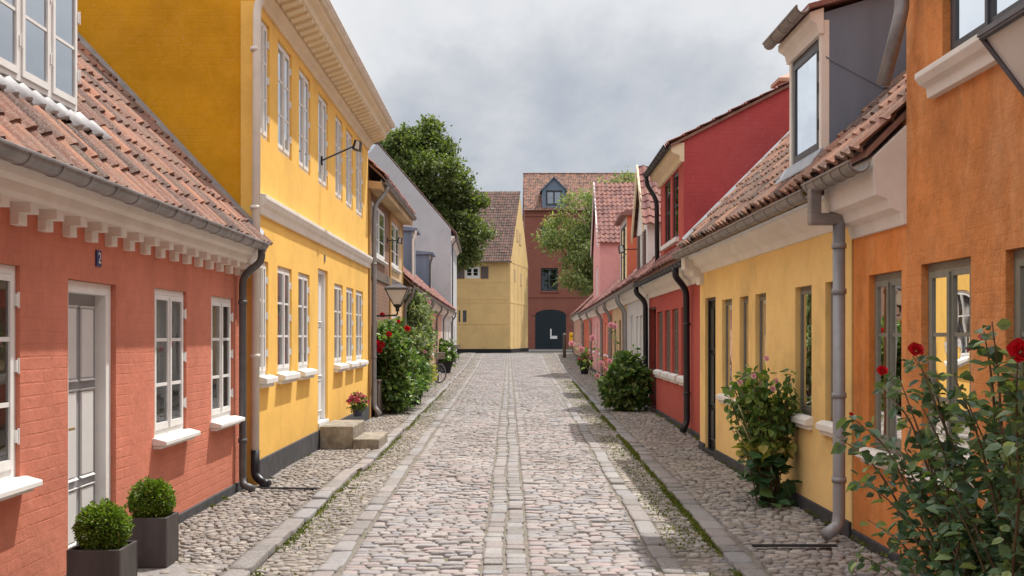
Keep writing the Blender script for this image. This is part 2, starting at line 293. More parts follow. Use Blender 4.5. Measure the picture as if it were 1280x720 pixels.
# ------------------------------------------------------------------ mesh building
class MB:
    def __init__(self): self.v = []; self.f = []; self.m = []; self.cur = 0
    def add(self, vs, fs):
        o = len(self.v); self.v += [tuple(p) for p in vs]
        for f in fs: self.f.append(tuple(i + o for i in f)); self.m.append(self.cur)
    def box8(self, p):
        self.add(p, [(0, 3, 2, 1), (4, 5, 6, 7), (0, 1, 5, 4), (1, 2, 6, 5), (2, 3, 7, 6), (3, 0, 4, 7)])
    def tube(self, path, r, n=10, cap=True, radii=None):
        path = [Vector(p) for p in path]; rings = []; prev = None
        for i, p in enumerate(path):
            d = (path[min(i + 1, len(path) - 1)] - path[max(i - 1, 0)]).normalized()
            a = Vector((0, 0, 1)) if abs(d.z) < 0.95 else Vector((0, 1, 0))
            if prev is not None: a = prev
            u = (a - d * a.dot(d)).normalized(); w = d.cross(u); prev = u
            rr = radii[i] if radii else r
            rings.append([p + (u * math.cos(2 * math.pi * k / n) + w * math.sin(2 * math.pi * k / n)) * rr for k in range(n)])
        vs = [q for ring in rings for q in ring]; fs = []
        for i in range(len(path) - 1):
            for k in range(n): fs.append((i * n + k, i * n + (k + 1) % n, (i + 1) * n + (k + 1) % n, (i + 1) * n + k))
        if cap: fs += [tuple(range(n))[::-1], tuple((len(path) - 1) * n + k for k in range(n))]
        self.add(vs, fs)
    def lathe(self, c, prof, n=16, axis='z'):
        vs = []; fs = []
        for (r, h) in prof:
            for k in range(n):
                a = 2 * math.pi * k / n
                vs.append((c[0] + r * math.cos(a), c[1] + r * math.sin(a), c[2] + h))
        for i in range(len(prof) - 1):
            for k in range(n): fs.append((i * n + k, i * n + (k + 1) % n, (i + 1) * n + (k + 1) % n, (i + 1) * n + k))
        self.add(vs, fs)
    def build(self, name, mats, parent=None, smooth=False, bevel=0.0, label=None):
        return mesh_obj(name, self.v, self.f, mats, parent, smooth, bevel, self.m, label)

def root_loc(o):
    while o.parent: o = o.parent
    return o.location
def mesh_obj(name, v, f, mats, parent=None, smooth=False, bevel=0.0, mi=None, label=None, base=None):
    me = bpy.data.meshes.new(name)
    V = np.array(v, dtype=float).reshape(-1, 3)
    if parent is not None: off = np.array(root_loc(parent))
    elif base is not None: off = np.array(base)
    else: off = np.zeros(3)
    me.from_pydata((V - off).tolist(), [], f)
    if not isinstance(mats, (list, tuple)): mats = [mats]
    for m in mats: me.materials.append(m)
    if mi is not None and len(mats) > 1: me.polygons.foreach_set('material_index', mi)
    if smooth: me.polygons.foreach_set('use_smooth', [True] * len(me.polygons))
    me.update()
    o = bpy.data.objects.new(name, me); COL.objects.link(o)
    if parent is not None: o.parent = parent
    else: o.location = off
    if bevel:
        md = o.modifiers.new('edge', 'BEVEL'); md.width = bevel; md.segments = 2; md.limit_method = 'ANGLE'
    if smooth and False: pass
    if label: o['label'] = label
    return o
def fast_mesh(name, V, quads, mat, parent=None, smooth=True, base=None):
    """numpy vertices and equal-sided faces"""
    me = bpy.data.meshes.new(name); n = len(V); k = quads.shape[1]; q = len(quads)
    off = np.array(root_loc(parent)) if parent is not None else (np.array(base) if base is not None else np.zeros(3))
    me.vertices.add(n); me.vertices.foreach_set('co', (V - off).astype(np.float32).ravel())
    me.loops.add(q * k); me.loops.foreach_set('vertex_index', quads.astype(np.int32).ravel())
    me.polygons.add(q); me.polygons.foreach_set('loop_start', np.arange(0, q * k, k, dtype=np.int32))
    me.update(calc_edges=True); me.validate()
    me.polygons.foreach_set('use_smooth', [smooth] * len(me.polygons))
    me.materials.append(mat)
    o = bpy.data.objects.new(name, me); COL.objects.link(o)
    if parent is not None: o.parent = parent
    else: o.location = off
    return o
def tag(o, label=None, cat=None, group=None, kind=None):
    for k, v in (('label', label), ('category', cat), ('group', group), ('kind', kind)):
        if v: o[k] = v
    return o
def thing(name, label, cat, loc, group=None):
    o = bpy.data.objects.new(name, None); COL.objects.link(o); o.location = loc; o.empty_display_size = 0.2
    return tag(o, label, cat, group)

class Fr:
    """a wall plane: t runs along it, o sticks out of it, z up"""
    def __init__(self, x0, y0, tx, ty, nx, ny):
        l = math.hypot(tx, ty); self.x0, self.y0, self.tx, self.ty = x0, y0, tx / l, ty / l
        self.nx, self.ny = nx, ny; self.g = ground_z(y0)
    def P(self, t, o, z): return (self.x0 + self.tx * t + self.nx * o, self.y0 + self.ty * t + self.ny * o, z)
    def tu(self, u, o=0.0):
        r = (u - UC) / FOC
        x0 = self.x0 + self.nx * o; y0 = self.y0 + self.ny * o
        return (r * y0 - x0) / (self.tx - r * self.ty)
    def box(self, mb, t0, t1, o0, o1, z0, z1):
        p = self.P
        mb.box8([p(t0, o0, z0), p(t1, o0, z0), p(t1, o1, z0), p(t0, o1, z0), p(t0, o0, z1), p(t1, o0, z1), p(t1, o1, z1), p(t0, o1, z1)])
    def prof(self, mb, t0, t1, pts):
        n = len(pts)
        vs = [self.P(t0, o, z) for o, z in pts] + [self.P(t1, o, z) for o, z in pts]
        mb.add(vs, [(i, (i + 1) % n, (i + 1) % n + n, i + n) for i in range(n)] + [tuple(range(n))[::-1], tuple(range(n, 2 * n))])
def side_wall(side, x0, y0, k=0.0):
    l = math.hypot(k, 1); tx, ty = k / l, 1 / l
    return Fr(x0, y0, tx, ty, -ty * side, tx * side)

def facade(F, mb, t0, t1, z0, z1, ops, depth=0.34):
    ts = sorted({t0, t1, *[o[0] for o in ops], *[o[1] for o in ops]}); zs = sorted({z0, z1, *[o[2] for o in ops], *[o[3] for o in ops]})
    ts = [t for t in ts if t0 <= t <= t1]; zs = [z for z in zs if z0 <= z <= z1]
    for a, b in zip(ts, ts[1:]):
        for c, d in zip(zs, zs[1:]):
            tm, zm = (a + b) / 2, (c + d) / 2
            if any(o[0] < tm < o[1] and o[2] < zm < o[3] for o in ops): continue
            mb.add([F.P(a, 0, c), F.P(b, 0, c), F.P(b, 0, d), F.P(a, 0, d)], [(0, 1, 2, 3)])
    for (a, b, c, d) in [o[:4] for o in ops]:
        q = F.P
        mb.add([q(a, 0, c), q(b, 0, c), q(b, 0, d), q(a, 0, d), q(a, -depth, c), q(b, -depth, c), q(b, -depth, d), q(a, -depth, d)],
               [(0, 4, 5, 1), (1, 5, 6, 2), (2, 6, 7, 3), (3, 7, 4, 0)])
        mb.cur = 1; mb.add([q(a, -depth, c), q(b, -depth, c), q(b, -depth, d), q(a, -depth, d)], [(0, 1, 2, 3)]); mb.cur = 0

def tiles(F, t0, t1, o_e, z_e, o_r, z_r, w=0.195, l=0.285, seed=0, amp=0.030, skip=None):
    rg = np.random.default_rng(seed)
    L = math.hypot(o_e - o_r, z_r - z_e); ca, sa = (o_e - o_r) / L, (z_r - z_e) / L
    nt_, nr = max(1, round((t1 - t0) / w)), max(1, round(L / l)); w = (t1 - t0) / nt_; l = L / nr
    K = 7; ks = np.linspace(0, 1, K)
    h = amp * np.array([0.15, -0.45, -0.65, -0.3, 0.55, 1.0, 0.55])
    ii, jj = np.meshgrid(np.arange(nt_), np.arange(nr), indexing='ij'); ii = ii.ravel(); jj = jj.ravel()
    if skip is not None:
        keep = np.array([not skip(t0 + (i + .5) * w, (j + .5) / nr) for i, j in zip(ii, jj)]); ii, jj = ii[keep], jj[keep]
    N = len(ii); jt = rg.normal(0, 0.004, N); js = rg.normal(0, 0.008, N); jh = rg.normal(0, 0.004, N)
    sag = 0.012 * np.sin(ii * 0.7 + seed) * np.sin(jj * 0.5 + seed)
    V = np.zeros((N, 3, K, 3))
    for r_, (ds, dh) in enumerate([(-0.02, -0.004), (-0.02, 0.032), (l + 0.03, 0.006)]):
        s = jj * l + ds + js
        for k in range(K):
            t = t0 + (ii + ks[k] * 1.04) * w + jt
            hh = h[k] + dh + jh + sag + 0.02
            o = o_e - s * ca + hh * sa; z = z_e + s * sa + hh * ca
            V[:, r_, k, 0] = F.x0 + F.tx * t + F.nx * o; V[:, r_, k, 1] = F.y0 + F.ty * t + F.ny * o; V[:, r_, k, 2] = z
    base = (np.arange(N) * 3 * K)[:, None]; q = []
    for r_ in range(2):
        for k in range(K - 1): q.append([r_ * K + k, r_ * K + k + 1, (r_ + 1) * K + k + 1, (r_ + 1) * K + k])
    Q = (base[:, None, :] + np.array(q)[None]).reshape(-1, 4)
    return V.reshape(-1, 3), Q

def roof(F, parent, t0, t1, o_e, z_e, o_r, z_r, mat, seed=0, back=True, skip=None, thick=0.05, verge=None, ridge=True):
    V, Q = tiles(F, t0, t1, o_e, z_e, o_r, z_r, seed=seed, skip=skip)
    mb = MB()
    F.prof(mb, t0 + .01, t1 - .01, [(o_e, z_e - thick), (o_e, z_e), (o_r, z_r), (o_r, z_r - thick)])
    if back:
        ob = o_r - (o_e - o_r)
        F.prof(mb, t0 + .01, t1 - .01, [(o_r - .001, z_r - thick), (o_r - .001, z_r), (ob, z_e), (ob, z_e - thick)])
    r_ = fast_mesh('roof', V, Q, mat, parent, smooth=False)
    mb.build('roof_underside', M['under'], parent)
    if ridge:
        rb = MB(); t = t0
        while t < t1 - 0.05:
            e = min(t + 0.40, t1); pts = [(o_r + 0.12 * math.cos(a), z_r + 0.02 + 0.10 * math.sin(a)) for a in np.linspace(0, math.pi, 7)]
            F.prof(rb, t, e - 0.012, pts); t += 0.38
        rb.build('ridge_tiles', mat, r_)
    return r_

def gutter(F, parent, t0, t1, o, z, mat, r=0.065, name='gutter', seam=0.6):
    mb = MB(); n = 8
    pts = [(o - r * math.cos(a), z - r * math.sin(a)) for a in np.linspace(0, math.pi, n + 1)]
    inn = [(o - (r - .008) * math.cos(a), z - (r - .008) * math.sin(a)) for a in np.linspace(math.pi, 0, n + 1)]
    F.prof(mb, t0, t1, pts + inn)
    t = t0 + 0.02
    while t < t1:
        rr = r + 0.008
        pp = [(o - rr * math.cos(a), z + .004 - rr * math.sin(a)) for a in np.linspace(0, math.pi, n + 1)]
        pi_ = [(o - (r + .001) * math.cos(a), z + .004 - (r + .001) * math.sin(a)) for a in np.linspace(math.pi, 0, n + 1)]
        F.prof(mb, t, t + 0.025, pp + pi_); t += seam
    rim = [F.P(t0, o + r, z + .004), F.P(t1, o + r, z + .004)]
    mb.tube(rim, 0.011, 6)
    return mb.build(name, mat, parent)
def smooth_path(pts, n=4):
    P = [Vector(p) for p in pts]; out = [P[0]]
    for i in range(1, len(P) - 1):
        a, b, c = P[i - 1], P[i], P[i + 1]
        d = min((b - a).length, (c - b).length) * 0.4; s = b + (a - b).normalized() * d; e = b + (c - b).normalized() * d
        for k in range(n + 1):
            q = k / n; out.append((1 - q) ** 2 * s + 2 * q * (1 - q) * b + q * q * e)
    out.append(P[-1]); return out
def downpipe(F, parent, pts, r, mat, name='downpipe', clips=(), label=None, shoe=None):
    mb = MB(); mb.tube(smooth_path([F.P(*p) for p in pts]), r, 12)
    for (t, o, z) in clips:
        c = F.P(t, o, z); mb.lathe(c, [(r, -0.02), (r + .009, -0.02), (r + .009, 0.02), (r, 0.02)], 12)
    ob = mb.build(name, mat, parent, smooth=True, label=label)
    return ob

def window(F, parent, t0, t1, z0, z1, mat, rec=0.03, cols=2, rows=3, sill=None, sill_mat=None, glass='glass', curtain=True, hinge=False, fw=0.045, cs=0.035, mt=0.02, name='window', label=None, both=0.35, curtain_z=None):
    """outer frame, one casement per column with glazing bars; pane, sill, curtain and hinges hang under it"""
    mb = MB(); B = lambda a, b, o0, o1, c, d: F.box(mb, a, b, -rec - o0, -rec - o1, c, d)
    d0, d1 = 0.075, 0.0
    B(t0 + .002, t0 + fw, d0, d1, z0 + .002, z1 - .002); B(t1 - fw, t1 - .002, d0, d1, z0 + .002, z1 - .002)
    B(t0 + fw, t1 - fw, d0, d1, z0 + .002, z0 + fw * 1.2); B(t0 + fw, t1 - fw, d0, d1, z1 - fw, z1 - .002)
    a0, a1, c0, c1 = t0 + fw, t1 - fw, z0 + fw * 1.2, z1 - fw
    cw = (a1 - a0) / cols
    for i in range(cols):
        s, e = a0 + i * cw + .002, a0 + (i + 1) * cw - .002
        B(s, s + cs, .055, -.012, c0 + .003, c1 - .003); B(e - cs, e, .055, -.012, c0 + .003, c1 - .003)
        B(s + cs, e - cs, .055, -.012, c0 + .003, c0 + cs * 1.4); B(s + cs, e - cs, .055, -.012, c1 - cs, c1 - .003)
        for k in range(1, rows):
            zz = c0 + (c1 - c0) * k / rows
            B(s + cs, e - cs, .045, -.006, zz - mt / 2, zz + mt / 2)
    if cols == 2: B((a0 + a1) / 2 - .018, (a0 + a1) / 2 + .018, .02, -.026, c0 + .02, c1 - .02)
    w = mb.build(name, mat, parent, label=label)
    p = MB(); o = -rec - 0.001
    p.add([F.P(a0, o, c0), F.P(a1, o, c0), F.P(a1, o, c1), F.P(a0, o, c1)], [(0, 1, 2, 3)])
    p.build('pane', M[glass], w)
    if curtain:
        cb = MB(); o = -rec - 0.16; n = 26; zc = curtain_z if curtain_z is not None else c0
        segs = [(a0 - .03, a0 + (a1 - a0) * both), (a1 - (a1 - a0) * both, a1 + .03)] if both < 0.5 else [(a0 - .03, a1 + .03)]
        for (s, e) in segs:
            for k in range(n):
                u0, u1 = s + (e - s) * k / n, s + (e - s) * (k + 1) / n
                w0, w1 = 0.018 * math.sin(k * 1.9), 0.018 * math.sin((k + 1) * 1.9)
                cb.add([F.P(u0, o + w0, zc), F.P(u1, o + w1, zc), F.P(u1, o + w1, c1), F.P(u0, o + w0, c1)], [(0, 1, 2, 3)])
        cb.build('curtain', M['curtain'], w)
    if sill:
        sb = MB(); pr, th = sill
        F.prof(sb, t0 - 0.05, t1 + 0.05, [(-0.03, z0 - th), (pr, z0 - th), (pr, z0 - .012), (0.02, z0 + .012), (-0.03, z0 + .012)])
        F.prof(sb, t0 - 0.035, t1 + 0.035, [(-0.03, z0 - th * 1.6), (pr * .6, z0 - th * 1.6), (pr * .6, z0 - th - .001), (-0.03, z0 - th - .001)])
        sb.build('sill', sill_mat or M['white'], w, bevel=0.006)
    if hinge:
        for zz in (z0 + 0.2 * (z1 - z0), z0 + 0.53 * (z1 - z0), z0 + 0.84 * (z1 - z0)):
            hb = MB(); F.box(hb, t1 - .03, t1 + .004, -rec + .002, -rec + .02, zz - .035, zz + .035)
            hb.tube([F.P(t1 - .006, .02 - rec, zz - .045), F.P(t1 - .006, .02 - rec, zz + .045)], 0.007, 8)
            hb.build('hinge', mat, w)
    return w

def house(name, label, F, t0, t1, z_e, depth, pitch, wmat, ops, tile, oh=0.30, plinth=None, pl_h=0.12, gable=None, seed=1, roof_skip=None, group='old town houses along the street', z_wall=None, t_roof=None, base_drop=0.3):
    g = ground_z(F.y0 + t0); loc = F.P(t0, 0, g)
    H = thing(name, label, 'house', loc, group)
    z_e0 = z_e; zr_wall = z_e + .03 + (depth / 2 + oh) * math.tan(pitch); zb = -base_drop
    mb = MB(); zt = z_wall or z_e + oh * math.tan(pitch)
    facade(F, mb, t0, t1, zb, zt, ops)
    q = F.P
    mb.add([q(t0, 0, zb), q(t1, 0, zb), q(t1, -depth, zb), q(t0, -depth, zb), q(t0, 0, zt), q(t1, 0, zt), q(t1, -depth, zt), q(t0, -depth, zt), q(t0, -depth / 2, zr_wall), q(t1, -depth / 2, zr_wall)],
           [(2, 3, 7, 6), (1, 2, 6, 9, 5)])
    mb.build('wall', [wmat, M['room']], H)
    gb = MB(); gb.add([q(t0, 0, zb), q(t0, -depth, zb), q(t0, -depth, zt), q(t0, -depth / 2, zr_wall), q(t0, 0, zt)], [(0, 1, 2, 3, 4)])
    gb.build('gable_wall', gable or wmat, H)
    s0 = t_roof or (t0, t1)
    roof(F, H, s0[0], s0[1], oh, z_e + 0.04, -depth / 2, zr_wall + 0.01, tile, seed=seed, skip=roof_skip)
    if plinth:
        pb = MB(); doors = sorted([o for o in ops if o[2] < pl_h + .05]); s = t0
        for o in doors + [(t1, t1)]:
            if o[0] - s > 0.02: F.box(pb, s + .001, o[0] - .001, -0.02, 0.022, zb, pl_h)
            s = o[1]
        pb.build('plinth', plinth, H, bevel=0.006)
    return H

# ------------------------------------------------------------------ vegetation
def rand_dirs(n, rg):
    d = rg.normal(size=(n, 3)); return d / np.linalg.norm(d, axis=1)[:, None]
def leaf_cloud(C, D, size, rg, aspect=0.55, fold=0.25, droop=0.0):
    """C leaf bases, D leaf directions -> folded pointed leaves, six vertices each"""
    n = len(C); size = np.broadcast_to(size, (n,))[:, None]
    D = D + np.array([0, 0, -droop]); D = D / np.linalg.norm(D, axis=1)[:, None]
    up = rg.normal(size=(n, 3)) * 0.55 + np.array([0, 0, 1.0])
    S = np.cross(D, up); S /= np.linalg.norm(S, axis=1)[:, None] + 1e-9
    N = np.cross(S, D)
    w = size * aspect * 0.5
    V = np.stack([C, C + D * size * 0.3 + S * w + N * w * fold, C + D * size * 0.68 + S * w * 0.8 + N * w * fold,
                  C + D * size - N * size * 0.08, C + D * size * 0.68 - S * w * 0.8 + N * w * fold, C + D * size * 0.3 - S * w + N * w * fold], 1)
    b = (np.arange(n) * 6)[:, None]
    Q = np.concatenate([b + np.array([[0, 3, 2, 1]]), b + np.array([[0, 5, 4, 3]])], 0)
    return V.reshape(-1, 3), Q
def clump_leaves(blobs, n_clumps, per, csize, lsize, rg, shell=0.55, aspect=0.6, outward=0.7, squash=1.0, droop=0.15):
    wts = np.array([b[3] ** 2 for b in blobs]); wts = wts / wts.sum()
    idx = rg.choice(len(blobs), n_clumps, p=wts); d = rand_dirs(n_clumps, rg)
    rad = shell + (1 - shell) * rg.random(n_clumps) ** 0.6
    B = np.array([b[:3] for b in blobs])[idx]; Rr = np.array([b[3] for b in blobs])[idx]
    cc = B + d * (Rr * rad)[:, None] * np.array([1, 1, squash])
    C = np.repeat(cc, per, 0) + rg.normal(size=(n_clumps * per, 3)) * csize * np.array([1, 1, 0.7])
    D = np.repeat(d, per, 0) * outward + rand_dirs(n_clumps * per, rg)
    D /= np.linalg.norm(D, axis=1)[:, None]
    sz = lsize * (0.7 + 0.6 * rg.random(len(C)))
    return leaf_cloud(C, D, sz, rg, aspect, droop=droop), cc

def tree(name, label, base, blobs, leafmat, trunk_r, n_clumps, per, csize, lsize, seed, aspect=0.6, droop=0.15):
    rg = np.random.default_rng(seed); T = thing(name, label, 'tree', base)
    sub = []
    for b in blobs:
        for k in range(9):
            d = rand_dirs(1, rg)[0]; q = b[3] * (.72 + .3 * rg.random()); sub.append((b[0] + d[0] * q, b[1] + d[1] * q, b[2] + d[2] * q, b[3] * rg.uniform(.22, .42)))
    (V, Q), cc = clump_leaves(sub, n_clumps, per, csize, lsize, rg, aspect=aspect, droop=droop, shell=.5)
    (V1, Q1), _ = clump_leaves([(b[0], b[1], b[2], b[3] * .8) for b in blobs], n_clumps // 4, per, csize * 1.3, lsize * 1.1, rg, aspect=aspect, droop=droop)
    Q = np.vstack([Q, Q1 + len(V)]); V = np.vstack([V, V1])
    fast_mesh('crown', V, Q, leafmat, T, smooth=False)
    mb = MB(); top = Vector(np.mean([b[:3] for b in blobs], 0)); b0 = Vector(base)
    mid = b0.lerp(top, 0.55)
    mb.tube([b0 - Vector((0, 0, .3)), b0 + Vector((0.05, 0, 1.2)), mid, top], trunk_r, 10, radii=[trunk_r * 1.3, trunk_r, trunk_r * .8, trunk_r * .35])
    mb.build('trunk', M['bark'], T, smooth=True)
    lb = MB()
    for b in blobs:
        e = Vector(b[:3]); m_ = mid.lerp(e, 0.5) + Vector((0, 0, b[3] * 0.15))
        lb.tube([mid.lerp(top, rg.random() * .5), m_, e], .1, 7, radii=[trunk_r * .5, trunk_r * .3, trunk_r * .12])
        for k in range(4):
            d = Vector(rand_dirs(1, rg)[0]) * b[3] * .75
            lb.tube([e - Vector((0, 0, .4)), e + d * .5, e + d], .05, 5, radii=[trunk_r * .14, trunk_r * .1, trunk_r * .03])
    lb.build('limbs', M['bark'], T, smooth=True)
    return T

def rose(parent, c, r, mat, rg, face=(0, -1, 0.3), n=16, name='flower'):
    """cupped petals spiralling round a tight heart"""
    f = Vector(face).normalized(); a = f.orthogonal().normalized(); b = f.cross(a); mb = MB()
    for k in range(n):
        q = k / n; ang = k * 2.4; rad = r * (0.15 + 0.85 * q); tilt = 0.9 - 0.55 * q
        d = a * math.cos(ang) + b * math.sin(ang); s = f.cross(d)
        base = Vector(c) + d * rad * 0.25; w = r * (0.35 + 0.45 * q)
        m1 = base + d * rad * 0.45 + f * r * 0.35 * tilt; tip = base + d * rad * 0.75 + f * r * (0.75 * tilt)
        mb.add([base, m1 - s * w, tip - s * w * .7, tip + d * r * .08 + f * r * .02, tip + s * w * .7, m1 + s * w], [(0, 1, 2, 3), (0, 3, 4, 5)])
    return mb.build(name, mat, parent)

def bush(name, label, cat, base, stems, leafmat, lsize, step, per, rg, stem_r=0.006, stem_mat=None, aspect=0.6, spread=0.05, flowers=(), extra=None, droop=0.3, group=None, start=0.12):
    """stems: list of point lists; leaves in bunches along every stem"""
    T = thing(name, label, cat, base, group)
    mb = MB(); C = []; D = []
    for pts in stems:
        P = smooth_path(pts, 3) if len(pts) > 2 else [Vector(p) for p in pts]
        mb.tube(P, stem_r, 6, radii=[stem_r * (1.3 - 0.9 * i / (len(P) - 1)) for i in range(len(P))])
        tot = sum((P[i + 1] - P[i]).length for i in range(len(P) - 1)); acc = 0; nxt = tot * start
        for i in range(len(P) - 1):
            seg = P[i + 1] - P[i]; L = seg.length
            while nxt < acc + L:
                p = P[i] + seg * ((nxt - acc) / L)
                for k in range(per):
                    d = Vector(rand_dirs(1, rg)[0]); d.z = d.z * 0.5 + 0.15; d.normalize()
                    C.append(tuple(p + d * spread * rg.random())); D.append(tuple(d))
                nxt += step * (0.6 + 0.8 * rg.random())
            acc += L
    mb.build('stems', stem_mat or M['cane'], T, smooth=True)
    C = np.array(C); D = np.array(D)
    V, Q = leaf_cloud(C, D, lsize * (0.55 + 0.9 * rg.random(len(C))), rg, aspect, droop=droop)
    if extra is not None:
        V2, Q2 = extra; Q2 = Q2 + len(V); V = np.vstack([V, V2]); Q = np.vstack([Q, Q2])
    fast_mesh('foliage', V, Q, leafmat, T, smooth=False)
    for (c, r, m_, f) in flowers: rose(T, c, r, m_, rg, f)
    return T

# ------------------------------------------------------------------ ground, paving
def edge_kerb_l(y): return -1.78 - 0.009 * (y - 7.5) + (0.07 if y > 13.3 else 0)
def edge_band_l(y): return -1.21 - 0.007 * (y - 7.5)
def edge_band_r(y): return 1.13 + 0.018 * (y - 7.5)
def edge_kerb_r(y): return 1.66 + 0.025 * (y - 7.5)
def wall_l(y): return -2.72 if y < 12 else (-2.62 if y < 28 else -2.65 - 0.011 * (y - 28))
def wall_r(y): return 2.70 if y < 15.6 else (2.9 + 0.0226 * (y - 15.6) if y < 24.3 else 3.1 + 0.032 * (y - 24.3))

def stones_mesh(name, S, mat, lod=0, h=0.02, sq=0.5, seed=0, flat=False):
    """S rows: cx, cy, width, depth, z, rotation"""
    rg = np.random.default_rng(seed); S = np.array(S); N = len(S)
    n = 10 if lod == 0 else 6
    a = np.linspace(0, 2 * math.pi, n, endpoint=False) + math.pi / n
    ca, sa = np.cos(a), np.sin(a)
    px = np.sign(ca) * np.abs(ca) ** sq; py = np.sign(sa) * np.abs(sa) ** sq
    jj = .02 if flat else .055
    px = px[None] * (1 + rg.normal(0, jj, (N, n))); py = py[None] * (1 + rg.normal(0, jj, (N, n)))
    skew = rg.normal(0, .02 if flat else .09, N)[:, None]
    rings = ([(1.0, -0.035), (0.985, h * 0.55), (0.94, h * 0.93), (0.6, h)] if flat else [(1.0, -0.035), (0.965, h * 0.45), (0.85, h * 0.88), (0.5, h)]) if lod == 0 else [(1.0, -0.03), (0.85, h * 0.8)]
    tilt = rg.normal(0, .012 if flat else .035, (N, 2))
    hh = 1 + rg.normal(0, .22, N)
    V = np.zeros((N, len(rings), n, 3))
    cr, sr = np.cos(S[:, 5])[:, None], np.sin(S[:, 5])[:, None]
    for i, (s, z) in enumerate(rings):
        lx = px * s * S[:, 2:3] / 2; ly = (py + skew * px) * s * S[:, 3:4] / 2
        V[:, i, :, 0] = S[:, 0:1] + lx * cr - ly * sr; V[:, i, :, 1] = S[:, 1:2] + lx * sr + ly * cr
        V[:, i, :, 2] = S[:, 4:5] + (z * hh[:, None] if z > 0 else z) + lx * tilt[:, 0:1] + ly * tilt[:, 1:2]
    base = (np.arange(N) * len(rings) * n)[:, None]; q = []
    for i in range(len(rings) - 1):
        for k in range(n): q.append([i * n + k, i * n + (k + 1) % n, (i + 1) * n + (k + 1) % n, (i + 1) * n + k])
    t = (len(rings) - 1) * n
    for k in range(1, n - 1, 2): q.append([t, t + k, t + k + 1, t + k + 2] if k + 2 < n else [t, t + k, t + k + 1, t + k + 1])
    q = [x for x in q if len(set(x)) == 4]
    Q = (base[:, None, :] + np.array(q)[None]).reshape(-1, 4)
    o = fast_mesh(name, V.reshape(-1, 3), Q, mat, smooth=True)
    o['kind'] = 'structure'
    return o
def und(x, y): return 0.012 * math.sin(x * 1.9 + y * .7) * math.sin(y * .55 + x) + 0.006 * math.sin(3.1 * x + 1.7 * y)
def rows(lo, hi, y0, y1, dep, wid, zoff=0.0, jit=0.12, rotj=0.05, gap=0.012, crown=0.0):
    out = []; y = y0
    while y < y1:
        d = dep * random.uniform(0.82, 1.22); a, b = lo(y), hi(y); x = a + random.uniform(-.3, 0) * wid * .5
        ph = random.uniform(0, 6)
        while x < b - wid * 0.25:
            w = wid * random.uniform(0.65, 1.4); cx = x + w / 2
            if cx - w / 2 < a: w = w - (a - (cx - w / 2)); cx = a + w / 2 if w > 0 else cx
            x2 = min(cx + w / 2, b); w = x2 - (cx - w / 2); cx = x2 - w / 2
            if w > wid * 0.25:
                yy = y + d / 2 + random.gauss(0, jit * dep * .5) + 0.35 * dep * math.sin(cx * 2.2 + ph * .2)
                out.append((cx, yy, w - gap, d - gap, zoff + ground_z(yy) + und(cx, yy) + random.gauss(0, .0025), random.gauss(0, rotj)))
            x = x2
        y += d
    return out
def near_far(f, dn, wn, df, wf, *a, **k): return f(Y0, 34, dn, wn, *a, **k) + f(34, Y1, df, wf, *a, **k)
def slabs(line, y0, y1, wid, ln, zoff=0.0):
    out = []; y = y0
    while y < y1:
        l = ln * random.uniform(0.5, 1.5); yc = y + l / 2; k = (line(yc + .5) - line(yc - .5))
        out.append((line(yc) + random.gauss(0, .006) + .012 * math.sin(yc * 1.3), yc, wid * random.uniform(.95, 1.04), l - .008, zoff + ground_z(yc) + und(line(yc), yc), math.atan(-k) + random.gauss(0, .008))); y += l
    return out
def split(S, near): return [s for s in S if s[1] < near], [s for s in S if s[1] >= near]

Y0, Y1 = 3.0, 84.0
near = 26
cen = lambda y: 0.0 + 0.002 * y
st = rows(lambda y: edge_band_l(y) + .10, lambda y: cen(y) - 0.185, Y0, Y1, 0.098, 0.138, gap=.007) \
   + rows(lambda y: cen(y) + 0.145, lambda y: edge_band_r(y) - .10, Y0, Y1, 0.098, 0.138, gap=.007)
a, b = split(st, near)
stones_mesh('road_setts', a, M['stone_road'], 0, 0.017, 0.38, 1); stones_mesh('road_setts', b, M['stone_road'], 1, 0.02, 0.5, 2)
sl = slabs(lambda y: cen(y) - 0.100, Y0, Y1, 0.14, 0.19) + slabs(lambda y: cen(y) + 0.058, Y0, Y1, 0.14, 0.19) \
   + slabs(edge_band_l, Y0, Y1, 0.145, 0.40, .002) + slabs(edge_band_r, Y0, Y1, 0.155, 0.40, .002)
a, b = split(sl, near)
stones_mesh('road_slabs', a, M['stone_slab'], 0, 0.018, 0.2, 3, True); stones_mesh('road_slabs', b, M['stone_slab'], 1, 0.018, 0.5, 4)
R2_ = lambda lo, hi, dn, wn, df, wf, *a: rows(lo, hi, Y0, 34, dn, wn, *a, gap=.006) + rows(lo, hi, 34, Y1, df, wf, *a)
gt = R2_(lambda y: edge_kerb_l(y) + .085, lambda y: edge_band_l(y) - .08, .064, .074, .09, .1, -.008, .5, .6) \
   + R2_(lambda y: edge_band_r(y) + .08, lambda y: edge_kerb_r(y) - .09, .08, .092, .1, .11, -.008, .4, .4)
a, b = split(gt, near)
stones_mesh('gutter_cobbles', a, M['stone_cobble'], 0, 0.016, 0.6, 5); stones_mesh('gutter_cobbles', b, M['stone_cobble'], 1, 0.02, 0.7, 6)
kb = slabs(edge_kerb_l, Y0, Y1, 0.155, 0.45, .024) + slabs(edge_kerb_r, Y0, Y1, 0.165, 0.30, .020)
a, b = split(kb, near)
stones_mesh('kerb', a, M['stone_slab'], 0, 0.018, 0.2, 7, True); stones_mesh('kerb', b, M['stone_slab'], 1, 0.022, 0.5, 8)
pv = R2_(lambda y: wall_l(y) + .02, lambda y: edge_kerb_l(y) - .085, .060, .064, .09, .1, .033, .6, .8) \
   + R2_(lambda y: edge_kerb_r(y) + .095, lambda y: wall_r(y) - .02, .078, .082, .1, .11, .029, .5, .6)
